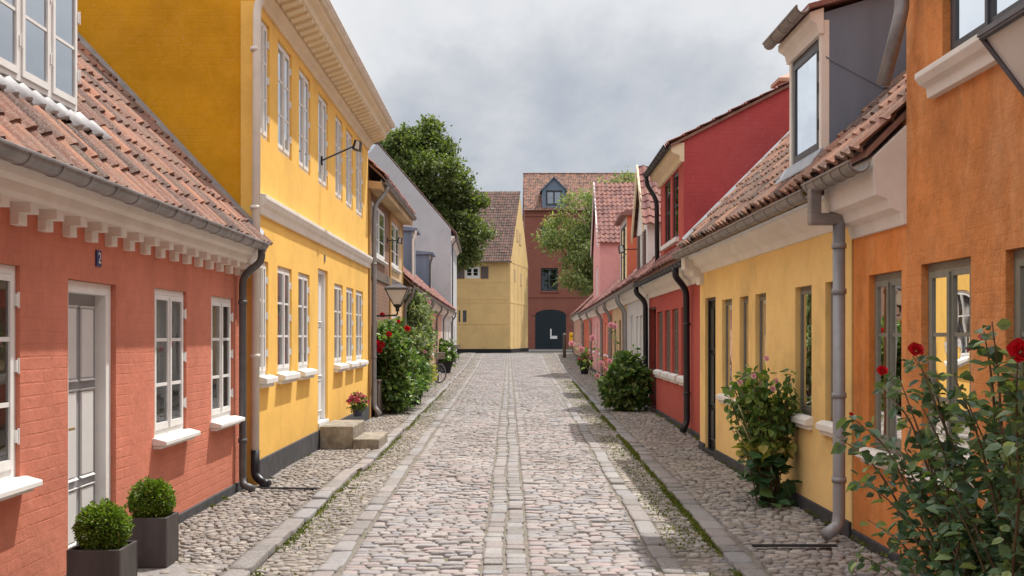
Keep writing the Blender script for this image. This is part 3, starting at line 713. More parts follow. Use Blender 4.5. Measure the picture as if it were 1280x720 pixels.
a, b = split(pv, near)
stones_mesh('pavement_cobbles', a, M['stone_cobble'], 0, 0.016, 0.62, 9); stones_mesh('pavement_cobbles', b, M['stone_cobble'], 1, 0.02, 0.7, 10)

def sheet(name, lo, hi, y0, y1, z, mat, step=0.5, nx=6):
    ys = np.arange(y0, y1 + step, step); V = []; F_ = []
    for y in ys:
        for k in range(nx + 1):
            x = lo(y) + (hi(y) - lo(y)) * k / nx; V.append((x, y, ground_z(y) + und(x, y) + z))
    for i in range(len(ys) - 1):
        for k in range(nx): F_.append((i * (nx + 1) + k, i * (nx + 1) + k + 1, (i + 1) * (nx + 1) + k + 1, (i + 1) * (nx + 1) + k))
    o = mesh_obj(name, V, F_, mat, smooth=True); o['kind'] = 'structure'; return o
sheet('road', lambda y: edge_kerb_l(y) + .08, lambda y: edge_kerb_r(y) - .08, 1, 84, 0.0, M['ground'], nx=24)
sheet('pavement', lambda y: wall_l(y) - .1, lambda y: edge_kerb_l(y) + .03, 1, 84, 0.030, M['ground'])
sheet('pavement', lambda y: edge_kerb_r(y) - .03, lambda y: wall_r(y) + .1, 1, 84, 0.026, M['ground'])
# the land, one sheet to the horizon
ys = [-400, -50, 0, 30, 50, 55, 60, 65, 70, 75, 80, 85, 90, 100, 200, 900]; xs = [-900, -60, -20, 0, 20, 60, 900]
V = [(x, y, ground_z(y) - 0.06) for y in ys for x in xs]; n = len(xs)
o = mesh_obj('ground', V, [(i * n + k, i * n + k + 1, (i + 1) * n + k + 1, (i + 1) * n + k) for i in range(len(ys) - 1) for k in range(n - 1)], M['asphalt']); o['kind'] = 'structure'
mb = MB(); mb.add([(-25, 84, ground_z(84) - .02), (25, 84, ground_z(84) - .02), (25, 90, .35), (-25, 90, .35), (25, 130, .36), (-25, 130, .36)], [(0, 1, 2, 3), (3, 2, 4, 5)])
o = mb.build('cross_street', M['asphalt']); o['kind'] = 'structure'

# moss and short grass in the joints
def moss(line, y0, y1, n, sx, lo=0.004, hi=0.016):
    C = []
    while len(C) < n:
        y = y0 + (y1 - y0) * random.random() ** 1.5
        if math.sin(y * 1.3) + math.sin(y * 2.9 + 1) + 1.3 * random.random() < -0.25: continue
        x = line(y) + random.gauss(0, sx); C.append((x, y, ground_z(y) + und(x, y) + 0.006))
    return C
C = moss(lambda y: edge_kerb_r(y) - .10, 6.5, 40, 16000, 0.024) + moss(lambda y: edge_kerb_l(y) + .115, 6.5, 34, 3200, 0.02) \
  + moss(lambda y: edge_kerb_r(y) - .3, 6.5, 40, 3400, 0.10) + moss(lambda y: edge_kerb_l(y) + .25, 6.5, 30, 1000, 0.08) + moss(lambda y: wall_r(y) - .08, 7, 24, 3200, .045)
for _k in range(70):
    sd = random.random() < .65; y = random.uniform(7, 30); x = (wall_r(y) - .05) if sd else (wall_l(y) + .05)
    if not sd and 14.8 < y < 17: continue
    for _j in range(26): C.append((x + random.gauss(0, .02), y + random.gauss(0, .05), .05 + .02 * random.random()))
C = np.array(C); D = rand_dirs(len(C), RNG); D[:, 2] = np.abs(D[:, 2]) + .3
V, Q = leaf_cloud(C, D / np.linalg.norm(D, axis=1)[:, None], 0.012 + 0.018 * RNG.random(len(C)), RNG, 0.6)
o = fast_mesh('moss', V, Q, M['moss'], smooth=False); o['kind'] = 'stuff'; o['label'] = 'green moss and short grass growing in the joints along both kerbs'; o['category'] = 'moss'

# ------------------------------------------------------------------ LEFT: salmon house (nearest)
def dentil(F, H, t, ztop, mat):
    mb = MB(); F.box(mb, t, t + .11, -.01, .115, ztop - .06, ztop + .02); F.box(mb, t, t + .11, -.01, .05, ztop - .125, ztop - .06)
    mb.build('dentil', mat, H, bevel=0.004)

F1 = side_wall(-1, -2.74, 2.0)
yA = lambda u, x: FOC * x / (u - UC)          # distance of a bearing on a plane x = const
T1 = lambda u: F1.tu(u)
d0, d1 = T1(85), T1(145)
ops1 = [(T1(-75), T1(25), .80, 2.0), (d0, d1, .10, 1.965), (T1(193), T1(233), .80, 1.985), (T1(264), T1(291.5), .80, 1.985)]
e1 = 11.77 - 2.0
pit1 = R(47)
dorm_t = (4.6 - 2.0, 8.0 - 2.0)
H1 = house('salmon_house', 'low salmon-pink brick house with grey panelled door and a row of white dentils', F1, -6, e1, 2.50, 7.0, pit1, M['salmon'], ops1, M['tile'], oh=0.22, plinth=M['plinth'], pl_h=0.12, seed=11,
           roof_skip=lambda t, s: dorm_t[0] < t < dorm_t[1] and 0.11 < s < 0.5)
for (a, b, c, d) in (ops1[0], ops1[2], ops1[3]):
    window(F1, H1, a, b, c, d, M['white'], rec=0.025, sill=(0.11, 0.045), hinge=True, both=0.5, fw=.05, cs=.04, mt=.026)
def panel_door(F, H, t0, t1, z0, z1, frame, leaf, panelm, rec=.10, fw=.10, rows_=((.06, .27), (.30, .64), (.67, .955)), cols=2, label=None, handle=True):
    mb = MB(); F.box(mb, t0 + .002, t0 + fw, -rec - .06, -.035, z0, z1 - .002); F.box(mb, t1 - fw, t1 - .002, -rec - .06, -.035, z0, z1 - .002); F.box(mb, t0 + fw, t1 - fw, -rec - .06, -.035, z1 - fw * .8, z1 - .002)
    F.box(mb, t0, t1, -rec - .06, .02, z0 - .10, z0 - .001)
    fr = mb.build('door_frame', frame, H, bevel=.004)
    a, b, c, d = t0 + fw, t1 - fw, z0 + .01, z1 - fw * .8
    lb = MB(); F.box(lb, a, b, -rec - .05, -rec - .012, c, d)
    dr = lb.build('door', leaf, H, label=label)
    st = .055; w = (b - a - st * (cols + 1)) / cols; sb = MB()
    hz = d - c
    for (r0, r1) in rows_:
        for k in range(cols):
            s = a + st + k * (w + st)
            pb = MB(); F.box(pb, s + .02, s + w - .02, -rec - .012, -rec + .006, c + r0 * hz + .02, c + r1 * hz - .02)
            F.prof(pb, s, s + w, [(-rec - .012, c + r0 * hz), (-rec + .018, c + r0 * hz), (-rec - .004, c + r0 * hz + .018)])
            F.prof(pb, s, s + w, [(-rec - .012, c + r1 * hz), (-rec + .018, c + r1 * hz), (-rec - .004, c + r1 * hz - .018)])
            pb.build('panel', panelm, dr, bevel=.004)
    if handle:
        hb = MB(); s = a + st * .5; hb.tube([F.P(s, -rec - .01, c + .5 * hz), F.P(s, -rec + .05, c + .5 * hz), F.P(s + .10, -rec + .05, c + .5 * hz)], .009, 8)
        hb.build('handle', M['brass'], dr)
    return dr
panel_door(F1, H1, d0, d1, .12, 1.965, M['white'], M['door_grey'], M['door_white'])
cb = MB(); F1.prof(cb, -6, e1 - .02, [(0, 2.345), (.13, 2.345), (.145, 2.37), (.155, 2.42), (.19, 2.445), (.215, 2.50), (0, 2.50)])
cb.build('cornice', M['cornice'], H1)
yy = 6.18 - 2.0 - .365 * 3
while yy < e1 - .1: dentil(F1, H1, yy, 2.345, M['cornice']); yy += .365
gutter(F1, H1, -6, 11.38 - 2, .265, 2.535, M['zinc'], r=.062, seam=.42)
tp = 11.32 - 2
downpipe(F1, H1, [(tp, .265, 2.52), (tp, .265, 2.36), (tp + .02, .07, 2.22), (tp + .02, .07, .16), (tp - .02, .09, .10), (tp - .06, .2, .07)], .038, M['dark_pipe'], clips=[(tp + .02, .07, 1.95), (tp + .02, .07, .55)], label='dark grey downpipe on the salmon house')
# house number plate
pb = MB(); tn = T1(122); F1.box(pb, tn - .045, tn + .045, 0, .012, 2.07, 2.18); pl = pb.build('number_plate', M['enamel_blue'], H1, bevel=.004)
def text_part(txt, F, t, o, z, size, mat, parent, name, flip=1):
    cu = bpy.data.curves.new('t', 'FONT'); cu.body = txt; cu.size = size; cu.extrude = .001; cu.align_x = 'CENTER'; cu.align_y = 'CENTER'
    tmp = bpy.data.objects.new('tmp', cu); COL.objects.link(tmp); dg = bpy.context.evaluated_depsgraph_get()
    me = bpy.data.meshes.new_from_object(tmp.evaluated_get(dg)); bpy.data.objects.remove(tmp)
    vs = [F.P(t + flip * v.co.x, o + v.co.z, z + v.co.y) for v in me.vertices]; fs = [tuple(p.vertices) for p in me.polygons]
    return mesh_obj(name, vs, fs, mat, parent)
text_part('2', F1, tn, .0145, 2.124, .105, M['enamel_white'], pl, 'numeral', flip=1)
# dormer with white casements
FD = Fr(-3.07, 2.0, 0, 1, 1, 0)
zd0, zd1 = 3.17, 4.55
db = MB(); o_b = -1.4
db.cur = 0
for (a, b) in ((dorm_t[0], dorm_t[0] + .0601), (dorm_t[1] - .0601, dorm_t[1])): FD.box(db, a, b, -.1, .0, zd0 - .35, zd1)
FD.box(db, dorm_t[0] + .06, dorm_t[1] - .06, -.10, .0, zd0 - .35, zd0 + .02); FD.box(db, dorm_t[0] + .06, dorm_t[1] - .06, -.1, 0, zd1 - .1, zd1)
DM = db.build('dormer', M['white'], H1)
for (a, b) in ((dorm_t[0], dorm_t[0] + .058), (dorm_t[1] - .058, dorm_t[1])): cb = MB(); FD.box(cb, a, b, -1.8, -.101, zd0 - .35, zd1 - .002); cb.build('dormer_cheek', M['white'], DM)
rb = MB(); FD.prof(rb, dorm_t[0] - .1, dorm_t[1] + .1, [(.14, zd1), (.14, zd1 + .07), (-1.9, zd1 + .22), (-1.9, zd1 + .02)]); rb.build('dormer_roof', M['lead'], DM)
rm = MB(); FD.box(rm, dorm_t[0] + .07, dorm_t[1] - .07, -.75, -.65, zd0, zd1 - .1); rm.build('room_behind', M['curtain'], DM)
k = 7; wd = (dorm_t[1] - dorm_t[0] - .08) / k
for i in range(k):
    s = dorm_t[0] + .04 + i * wd
    window(FD, DM, s, s + wd, zd0 + .03, zd1 - .1, M['white'], rec=-.02, cols=1, rows=3, glass='glass_sky', curtain=True, both=.5, hinge=True, fw=.028, cs=.034, name='dormer_window')
fb = MB(); tn_ = math.tan(pit1)
zr_ = lambda X: 2.54 + (.22 - (X + 2.74)) * tn_
w_ = (e1 + 6) / round((e1 + 6) / .195); a_ = -6 + math.floor((dorm_t[0] - .1 + 6) / w_) * w_; b_ = -6 + math.ceil((dorm_t[1] + .12 + 6) / w_) * w_
V, Q = tiles(F1, a_, b_, .22 - .455, 2.54 + .455 * tn_ + .004, .22 - .57, 2.54 + .57 * tn_ + .012, w=w_, l=.17, seed=3, amp=.026)
fast_mesh('flashing', V, Q, M['white_lead'], DM)
# flashing where the roof dies against the yellow gable
vb = MB()
for (o1, o2, t_) in ((.2, -3.5, e1),):
    z1_, z2_ = 2.54 + (.22 - o1) * tn_, 2.54 + (.22 - o2) * tn_
    vb.add([F1.P(t_ - .14, o1, z1_ + .06), F1.P(t_ - .012, o1, z1_ + .14), F1.P(t_ - .012, o2, z2_ + .14), F1.P(t_ - .14, o2, z2_ + .06), F1.P(t_ - .012, o1, z1_), F1.P(t_ - .012, o2, z2_)], [(0, 1, 2, 3), (1, 4, 5, 2)])
vb.build('verge_flashing', M['lead'], H1)

# ------------------------------------------------------------------ LEFT: tall golden yellow house
F2 = side_wall(-1, -2.62, 11.8)
T2 = F2.tu
L2 = 21.2 - 11.8
gl = [(321.3, 335.5), (347, 364.6), (373, 387), (418, 428.5), (433, 441.8), (445, 453.6)]
ul = [(321.5, 337), (347.5, 364.6), (373.8, 388), (398, 410), (419.3, 428.3), (432.5, 441), (445, 453.5)]
opsG = [(max(.05, T2(a)), T2(b), 1.17, 2.42) for a, b in gl]; dt0, dt1 = T2(397.5), T2(409.8)
opsU = [(max(.05, T2(a)), T2(b), 3.74, 5.03) for a, b in ul]
H2 = house('golden_house', 'tall two-storey golden yellow house with deep boxed cream eaves and white band', F2, 0, L2, 5.56, 8.5, R(45), M['yellow'], opsG + [(dt0, dt1, .38, 2.56)] + opsU, M['tile_brown'], oh=.42, plinth=M['plinth'], pl_h=.30, gable=M['shaded_gable'], seed=12)
for (a, b, c, d) in opsG: window(F2, H2, a, b, c, d, M['white'], rec=.03, sill=(.10, .07), hinge=True, both=.36, mt=.024)
for (a, b, c, d) in opsU: window(F2, H2, a, b, c, d, M['white'], rec=.03, hinge=True, glass='glass_sky', both=.36, mt=.024)
panel_door(F2, H2, dt0, dt1, .40, 2.56, M['white'], M['door_white'], M['white'], rec=.08, fw=.07)
bb = MB(); F2.prof(bb, -.03, L2, [(-.02, 2.90), (.035, 2.90), (.05, 2.97), (.075, 3.0), (.095, 3.06), (.095, 3.10), (-.02, 3.12)]); bb.build('storey_band', M['cornice'], H2, bevel=.004)
cb = MB(); F2.prof(cb, -.03, L2 + .03, [(-.02, 5.13), (.03, 5.13), (.05, 5.21), (.10, 5.25), (.10, 5.30), (.34, 5.38), (.36, 5.46), (.42, 5.49), (.44, 5.58), (-.02, 5.58)]); cb.build('cornice', M['cream_cornice'], H2)
t = .1
while t < L2 - .1:
    mbk = MB(); F2.prof(mbk, t, t + .11, [(.12, 5.27), (.32, 5.335), (.32, 5.37), (.12, 5.31)]); mbk.build('bracket', M['cream_cornice'], H2); t += .27
qb = MB(); F2.box(qb, -.04, -.002, -.17, .012, -.2, 5.13); F2.box(qb, -.002, .03, -.02, .012, .3, 5.13); qb.build('corner_pilaster', M['yellow'], H2, label='brighter yellow pilaster at the corner')
downpipe(F2, H2, [(-.10, .40, 5.46), (-.12, .36, 5.36), (-.12, .02, 5.14), (-.12, .0, .40)], .043, M['white_pipe'], clips=[(-.12, 0, 2.95), (-.12, 0, 4.6), (-.12, 0, 1.4)], label='cream downpipe at the near corner')
downpipe(F2, H2, [(-.12, .0, .42), (-.12, .0, .16), (-.16, .08, .09), (-.20, .16, .07)], .046, M['black_pipe'], name='pipe_boot')
gutter(F2, H2, -.1, L2 + .05, .46, 5.60, M['white_pipe'], r=.05)
pb = MB(); tn = T2(405.5); F2.box(pb, tn - .05, tn + .05, 0, .012, 2.68, 2.78); pb.build('number_plate', M['sandstone'], H2)

# floodlight on an arm
def floodlight(label, F, t, z, arm, tz=0.0, drop=0.0, s=.2):
    T = thing('floodlight', label, 'lamp', F.P(t, 0, z), 'floodlights on the house fronts')
    mb = MB(); mb.tube([F.P(t, 0, z - drop), F.P(t + tz * .5, arm * .5, z - drop * .5), F.P(t + tz, arm, z)], .012, 8); F.box(mb, t - .04, t + .04, 0, .02, z - drop - .06, z - drop + .06)
    mb.build('arm', M['iron'], T)
    hb = MB(); a = arm; c = t + tz
    F.prof(hb, c - s * .55, c + s * .55, [(a - .02, z - s * .3), (a + s * .55, z - s * .45), (a + s * .65, z + s * .35), (a + .02, z + s * .5)]); hb.build('housing', M['iron'], T, bevel=.008)
    gb = MB(); gb.add([F.P(c - s * .57, a + .02, z - s * .25), F.P(c - s * .57, a + s * .5, z - s * .38), F.P(c - s * .57, a + s * .55, z + s * .28), F.P(c - s * .57, a + .05, z + s * .4)], [(0, 1, 2, 3)])
    gb.build('lens', M['lantern_glass'], T); return T
floodlight('black floodlight with pale lens on an arm between upper windows of the golden house', F2, T2(400) + .1, 4.35, .42, .32, .26, .17)

# steps and flower pot
ST = thing('door_steps', 'weathered two-level sandstone steps before the door of the golden house', 'steps', F2.P(dt0, 0, 0))
sb = MB(); F2.box(sb, 15.62 - 11.8 - .1, 16.75 - 11.8, .03, .50, .04, .36); sb.build('upper_step', M['sandstone'], ST, bevel=.018)
sb = MB(); F2.box(sb, 15.55 - 11.8 - .1, 16.6 - 11.8, .503, .86, .03, .19); sb.build('lower_step', M['sandstone'], ST, bevel=.018)
def flower_ball(T, c, r, n, mat, rg, ps=.02, up=True):
    d = rand_dirs(n, rg); d[:, 2] = np.abs(d[:, 2]) * .9 - .15 if up else d[:, 2]
    C = np.array(c) + d * r * (0.75 + .3 * rg.random((n, 1)))
    C = np.repeat(C, 5, 0); D = rand_dirs(len(C), rg)
    V, Q = leaf_cloud(C, D, ps * (0.8 + .5 * rg.random(len(C))), rg, .9)
    return V, Q
PT = F2.P(T2(423) - .0, .30, .36)
T = thing('potted_flowers', 'small pot of pink flowers standing on the sandstone steps', 'potted plant', PT)
pb = MB(); pb.lathe(PT, [(.0, 0), (.065, 0), (.085, .13), (.095, .13), (.095, .15), (.08, .15), (.07, .12), (0, .12)], 18); pb.build('pot', M['plastic_blue'], T, smooth=False)
rg = np.random.default_rng(5)
(V, Q), _ = clump_leaves([(PT[0], PT[1], PT[2] + .22, .13)], 60, 8, .02, .045, rg); fast_mesh('foliage', V, Q, M['bush_leaf'], T, smooth=False)
V, Q = flower_ball(T, (PT[0], PT[1], PT[2] + .24), .16, 90, None, rg, .035); fast_mesh('flowers', V, Q, M['hot_petal'], T, smooth=False)

# ------------------------------------------------------------------ planters with box balls
def planter(label, x0, y0, h, s=.30, seed=1, rb=.15):
    T = thing('box_planter', label, 'planter', (x0 + s / 2, y0 + s / 2, .055), 'square planters with clipped box balls')
    x1, y1 = x0 + s, y0 + s; z0, z1 = .058, .058 + h; th = .018; mb = MB()
    def bx(a, b, c, d, e, f): mb.box8([(a, c, e), (b, c, e), (b, d, e), (a, d, e), (a, c, f), (b, c, f), (b, d, f), (a, d, f)])
    bx(x0, x1, y0, y0 + th, z0, z1); bx(x0, x1, y1 - th, y1, z0, z1); bx(x0, x0 + th, y0 + th, y1 - th, z0, z1); bx(x1 - th, x1, y0 + th, y1 - th, z0, z1)
    mb.build('box', M['planter'], T, bevel=.005)
    sb = MB(); sb.add([(x0 + th, y0 + th, z1 - .03), (x1 - th, y0 + th, z1 - .03), (x1 - th, y1 - th, z1 - .03), (x0 + th, y1 - th, z1 - .03)], [(0, 1, 2, 3)]); sb.build('soil', M['soil'], T)
    rg = np.random.default_rng(seed); cx, cy, cz = x0 + s / 2, y0 + s / 2, z1 + rb * .68
    n = 5200; d = rand_dirs(n, rg); lump = 1 + .05 * np.sin(d[:, 0] * 7 + seed) * np.sin(d[:, 2] * 6) + .05 * rg.normal(size=n)
    rr = rb * lump * (0.72 + .28 * rg.random(n) ** .4); C = np.array([cx, cy, cz]) + d * rr[:, None] * np.array([1, 1, .93])
    C = C[C[:, 2] > z1 - .02]; d = d[:len(C)]
    D = (C - np.array([cx, cy, cz])); D /= np.linalg.norm(D, axis=1)[:, None]; D = D + .9 * rand_dirs(len(C), rg); D /= np.linalg.norm(D, axis=1)[:, None]
    sh = rand_dirs(60, rg); sh[:, 2] = np.abs(sh[:, 2]); C3 = np.repeat(np.array([cx, cy, cz]) + sh * rb * 1.04, 4, 0) + rg.normal(0, .008, (240, 3)); D3 = np.repeat(sh, 4, 0) + .6 * rand_dirs(240, rg); D3 /= np.linalg.norm(D3, axis=1)[:, None]
    C = np.vstack([C, C3]); D = np.vstack([D, D3])
    V, Q = leaf_cloud(C, D, .013 + .011 * rg.random(len(C)), rg, .65); fast_mesh('ball_foliage', V, Q, M['box_leaf'], T, smooth=False)
    cb = MB(); cb.lathe((cx, cy, cz), [(.001, -rb * .7), (rb * .5, -rb * .55), (rb * .72, 0), (rb * .5, rb * .5), (.001, rb * .68)], 14); cb.tube([(cx, cy, z1 - .05), (cx, cy, cz)], .012, 8); cb.build('twigs', M['soil'], T, smooth=True)
    return T
planter('grey zinc planter with a clipped box ball, the nearer one before the salmon house door', -2.50, 6.36, .33, .305, 3, .145)
planter('grey zinc planter with a clipped box ball, the farther one beside the door', -2.55, 7.46, .335, .285, 4, .142)

mb = MB(); F1.box(mb, 4.75, 5.62, .03, .86, .0, .057); mb.build('threshold_slab', M['stone_slab'], H1, bevel=.012)
# drain grooves across the pavement
def drain(label, pts, z):
    mb = MB(); 
    for s in (-.020, .020):
        mb.tube([(p[0], p[1] + s, z) for p in pts], .007, 6)
    mb.add([(pts[0][0], pts[0][1] - .02, z - .004), (pts[-1][0], pts[-1][1] - .02, z - .004), (pts[-1][0], pts[-1][1] + .02, z - .004), (pts[0][0], pts[0][1] + .02, z - .004)], [(0, 1, 2, 3)])
    o = mb.build('drain_channel', M['iron']); tag(o, label, 'drain', 'iron rain channels across the pavement'); return o
drain('thin iron rain channel from the salmon house downpipe to the kerb', [(-2.48, 11.3, .085), (-1.9, 11.25, .085)], .076)
drain('thin iron rain channel from the fat grey downpipe to the kerb', [(2.42, 8.2, .08), (1.8, 8.2, .08)], .072)

# ------------------------------------------------------------------ LEFT: brown timbered house
F3 = side_wall(-1, -2.62, 21.22)
T3 = F3.tu; L3 = 28.1 - 21.22
o3 = [(T3(464.5), T3(481), 3.2, 4.25), (T3(488.5), T3(498.5), 3.2, 4.25), (T3(489.5), T3(500), 1.0, 2.1)]
H3 = house('timbered_house', 'old half-timbered brown brick house with ochre posts behind the rose bush', F3, .02, L3, 4.62, 7, R(42), M['brown_wall'], o3, M['tile_red'], oh=.28, seed=13)
for (a, b, c, d) in o3: window(F3, H3, a, b, c, d, M['white'], rec=.01, rows=3, curtain=True, sill=(.07, .05))
tb = T3(487)
for (a, b, c, d) in [(tb - .10, tb + .10, -.1, 4.55), (.03, .2, -.1, 4.55), (L3 - .2, L3 - .02, -.1, 4.55)]:
    m_ = MB(); F3.box(m_, a, b, -.01, .03, c, d); m_.build('timber_post', M['ochre_timber'], H3, bevel=.006)
for (c, d) in ((2.75, 2.93), (4.4, 4.6), (.3, .45)):
    m_ = MB(); F3.box(m_, .2, L3 - .2, -.01, .024, c, d); m_.build('timber_rail', M['wood_plank'] if c < 4 else M['ochre_timber'], H3, bevel=.006)
m_ = MB(); F3.box(m_, tb + .1, L3 - .2, -.01, .016, .45, 2.75); m_.box8 
m2 = MB(); facade(F3, m2, tb + .1, L3 - .2, 2.93, 4.4, [(o3[1][0], o3[1][1], 3.2, 4.25)], .02)
for i in range(len(m2.v)): pass
FX = side_wall(-1, -2.605, 21.22); m2 = MB(); facade(FX, m2, tb + .1, L3 - .2, 2.93, 4.4, [o3[1]], .015); facade(FX, m2, tb + .1, L3 - .2, .45, 2.75, [o3[2]], .015)
keep = [i for i in range(len(m2.f)) if m2.m[i] == 0]; m2.f = [m2.f[i] for i in keep]; m2.m = [0] * len(keep)
m2.build('plaster_infill', M['tan'], H3, label='tan plastered bay of the timbered house')
eb = MB(); F3.prof(eb, .0, L3 + .1, [(0, 4.42), (.26, 4.40), (.26, 4.54), (0, 4.56)]); eb.build('eaves_board', M['tan'], H3)
gutter(F3, H3, .0, L3 + .1, .30, 4.58, M['zinc_brown'], r=.06)
downpipe(F3, H3, [(.5, .30, 4.52), (.5, .28, 4.40), (.35, .10, 4.15), (.30, .08, 3.9), (.30, .08, .25), (.25, .2, .12)], .045, M['grey_pipe'], clips=[(.3, .08, 3.0), (.3, .08, 1.2)])
for k, (X, Y, zt) in enumerate(((-3.65, 22.6, 5.75), (-3.75, 25.3, 5.85))):
    m_ = MB(); a = .26; 
    for (r_, z0, z1) in ((a, 4.7, zt), (a + .05, zt, zt + .1)): m_.box8([(X - r_, Y - r_, z0), (X + r_, Y - r_, z0), (X + r_, Y + r_, z0), (X - r_, Y + r_, z0), (X - r_, Y - r_, z1), (X + r_, Y - r_, z1), (X + r_, Y + r_, z1), (X - r_, Y + r_, z1)])
    m_.build('chimney', M['offwhite'], H3)
floodlight('black floodlight on the ochre timber post of the brown house', F3, T3(484), 3.72, .22, .1, .0, .16)
# board leaning at the foot
T = F3.P(.62, .1, .05); m_ = MB(); F3.box(m_, .55, 1.0, .06, .14, .05, .72); F3.box(m_, .52, 1.03, .05, .16, .72, .76)
tag(m_.build('utility_box', M['wood_plank'], bevel=.01), 'brown upright utility box at the foot of the timbered house by its downpipe', 'utility box')

# ------------------------------------------------------------------ street lanterns
def lantern(label, F, t, z, out, s=.44, hgt=.30):
    c = F.P(t, out, z); T = thing('street_lantern', label, 'street lamp', F.P(t, 0, z), 'tapered wall lanterns')
    a, b = s / 2, s * .17; z0, z1 = z, z + hgt
    def P4(r, zz): return [(c[0] - r, c[1] - r, zz), (c[0] + r, c[1] - r, zz), (c[0] + r, c[1] + r, zz), (c[0] - r, c[1] + r, zz)]
    g = MB(); g.add(P4(b * .96, z0) + P4(a * .96, z1), [(0, 1, 5, 4), (1, 2, 6, 5), (2, 3, 7, 6), (3, 0, 4, 7)]); g.build('glass', M['lantern_glass'], T)
    f = MB()
    lo, hi = P4(b, z0), P4(a, z1)
    for i in range(4):
        f.tube([lo[i], hi[i]], .011, 6); f.tube([lo[i], lo[(i + 1) % 4]], .010, 6); f.tube([hi[i], hi[(i + 1) % 4]], .014, 6)
    f.build('frame', M['lantern_frame'], T)
    r_ = MB(); r_.add(P4(a * 1.07, z1 + .005) + P4(a * 1.05, z1 + .03) + P4(a * .35, z1 + .10) + P4(a * .2, z1 + .14), [(0, 1, 5, 4), (1, 2, 6, 5), (2, 3, 7, 6), (3, 0, 4, 7), (4, 5, 9, 8), (5, 6, 10, 9), (6, 7, 11, 10), (7, 4, 8, 11), (8, 9, 13, 12), (9, 10, 14, 13), (10, 11, 15, 14), (11, 8, 12, 15), (12, 13, 14, 15), (3, 2, 1, 0)])
    r_.build('cap', M['lantern_frame'], T)
    k = MB(); k.lathe((c[0], c[1], z0), [(b * 1.1, .01), (b * 1.1, -.03), (.04, -.06), (.035, -.13), (.0, -.135)], 12); k.tube(smooth_path([(c[0], c[1], z0 - .11), (c[0], c[1], z0 - .2), F.P(t, out * .5, z - .22), F.P(t, 0, z - .22)]), .016, 8)
    F.box(k, t - .05, t + .05, 0, .02, z - .33, z - .11); k.build('bracket', M['iron'], T)
    return T
lantern('tapered milky glass lantern on the left side, fixed to the brown timbered house', F3, 21.75 - 21.22 + .25, 2.23, .48)

# ------------------------------------------------------------------ LEFT: row beyond
def row_house(name, label, side, x0, y0, y1, k, wmat, tile, eave=2.95, depth=7, pitch=R(44), seed=1, wins=(), door=None, pipes=(), wmt='white', dmat='black_door', corn='cornice', gut='zinc_brown', pip='zinc_brown', plinth='plinth', door_top=2.15, wz=(.95, 2.1)):
    F = side_wall(side, x0, y0, k); g = ground_z((y0 + y1) / 2); eave += g
    ops = [(a, b, wz[0] + g, wz[1] + g) for a, b in wins]
    dd = [(door[0], door[1], .1 + g, door_top + g)] if door else []
    H = house(name, label, F, .01, y1 - y0, eave, depth, pitch, wmat, ops + dd, tile, oh=.24, plinth=M[plinth], pl_h=.16 + g, seed=seed)
    for (a, b, c, d) in ops: window(F, H, a, b, c, d, M[wmt], rec=.05, cols=2, rows=3, curtain=False, sill=(.07, .05))
    for (a, b, c, d) in dd: panel_door(F, H, a, b, c, d, M[wmt], M[dmat], M[dmat], rec=.1, fw=.06, handle=False)
    cb = MB(); F.prof(cb, .02, y1 - y0 - .02, [(-.01, eave - .36), (.05, eave - .36), (.07, eave - .26), (.17, eave - .2), (.2, eave - .1), (-.01, eave - .1)]); cb.build('cornice', M[corn], H)
    gutter(F, H, .0, y1 - y0, .28, eave - .08, M[gut], r=.06)
    for t in pipes: downpipe(F, H, [(t, .28, eave - .12), (t, .27, eave - .3), (t, .08, eave - .55), (t, .07, .2 + g), (t, .16, .08 + g)], .04, M[pip])
    return F, H, g
def box_dormer(F, H, t0, t1, of, z0, z1, side_mat, front_mat, roofm, back=2.0, win='dark_frame', rows=2, cap=.12, slope=.12, pipe=None):
    fb = MB(); facade(Fr(*F.P(0, of, 0)[:2], F.tx, F.ty, F.nx, F.ny), fb, t0 + .08, t1 - .08, z0, z1, [(t0 + .2, t1 - .2, z0 + .35, z1 - .15)], .2)
    D = fb.build('dormer', [front_mat, M['room']], H)
    for (a, b) in ((t0, t0 + .08), (t1 - .08, t1)): cb = MB(); F.box(cb, a, b, of - back, of, z0, z1); cb.build('dormer_cheek', side_mat, D)
    Fw = Fr(*F.P(0, of, 0)[:2], F.tx, F.ty, F.nx, F.ny)
    window(Fw, D, t0 + .2, t1 - .2, z0 + .35, z1 - .15, M[win], rec=.02, rows=rows, curtain=False)
    rb = MB(); F.prof(rb, t0 - .08, t1 + .08, [(of + .18, z1), (of + .18, z1 + .08), (of - back, z1 + .08 + slope * back), (of - back, z1)]); rb.build('dormer_roof', roofm, D)
    if pipe: 
        m_ = MB(); m_.tube(smooth_path([F.P(t0 - .05, of + .14, z1), F.P(t0 - .05, of + .1, z1 - .2), F.P(t0 - .05, of + .04, z1 - .35), F.P(t0 - .05, of + .04, z0 + .2)]), .04, 8); m_.build('dormer_pipe', M[pipe], D)
    return D
kL = -0.011
FL4, H4, _ = row_house('cottage', 'low tan cottage with slate dormer behind the tall climbing shrub', -1, -2.66, 28.15, 38.0, kL, M['tan'], M['tile_red'], seed=21, wins=((1.2, 2.1), (3.2, 4.1), (7.2, 8.1)), door=(5.0, 5.9), pipes=(.4, 9.5), plinth='plinth')
box_dormer(FL4, H4, 37.3 - 28.15 - .9, 38.9 - 28.15 - .9, -.32, 3.2, 5.05, M['slate'], M['white'], M['slate'], pipe='white_pipe')
FL5, H5, _ = row_house('cottage', 'low rosy cottage with slate dormer, farther along the left row', -1, -2.77, 38.0, 50.0, kL, M['rosy'], M['tile_red'], seed=22, wins=((1.2, 2.1), (4, 5), (8, 9)), door=(6, 6.9), pipes=(.4, 6.5))
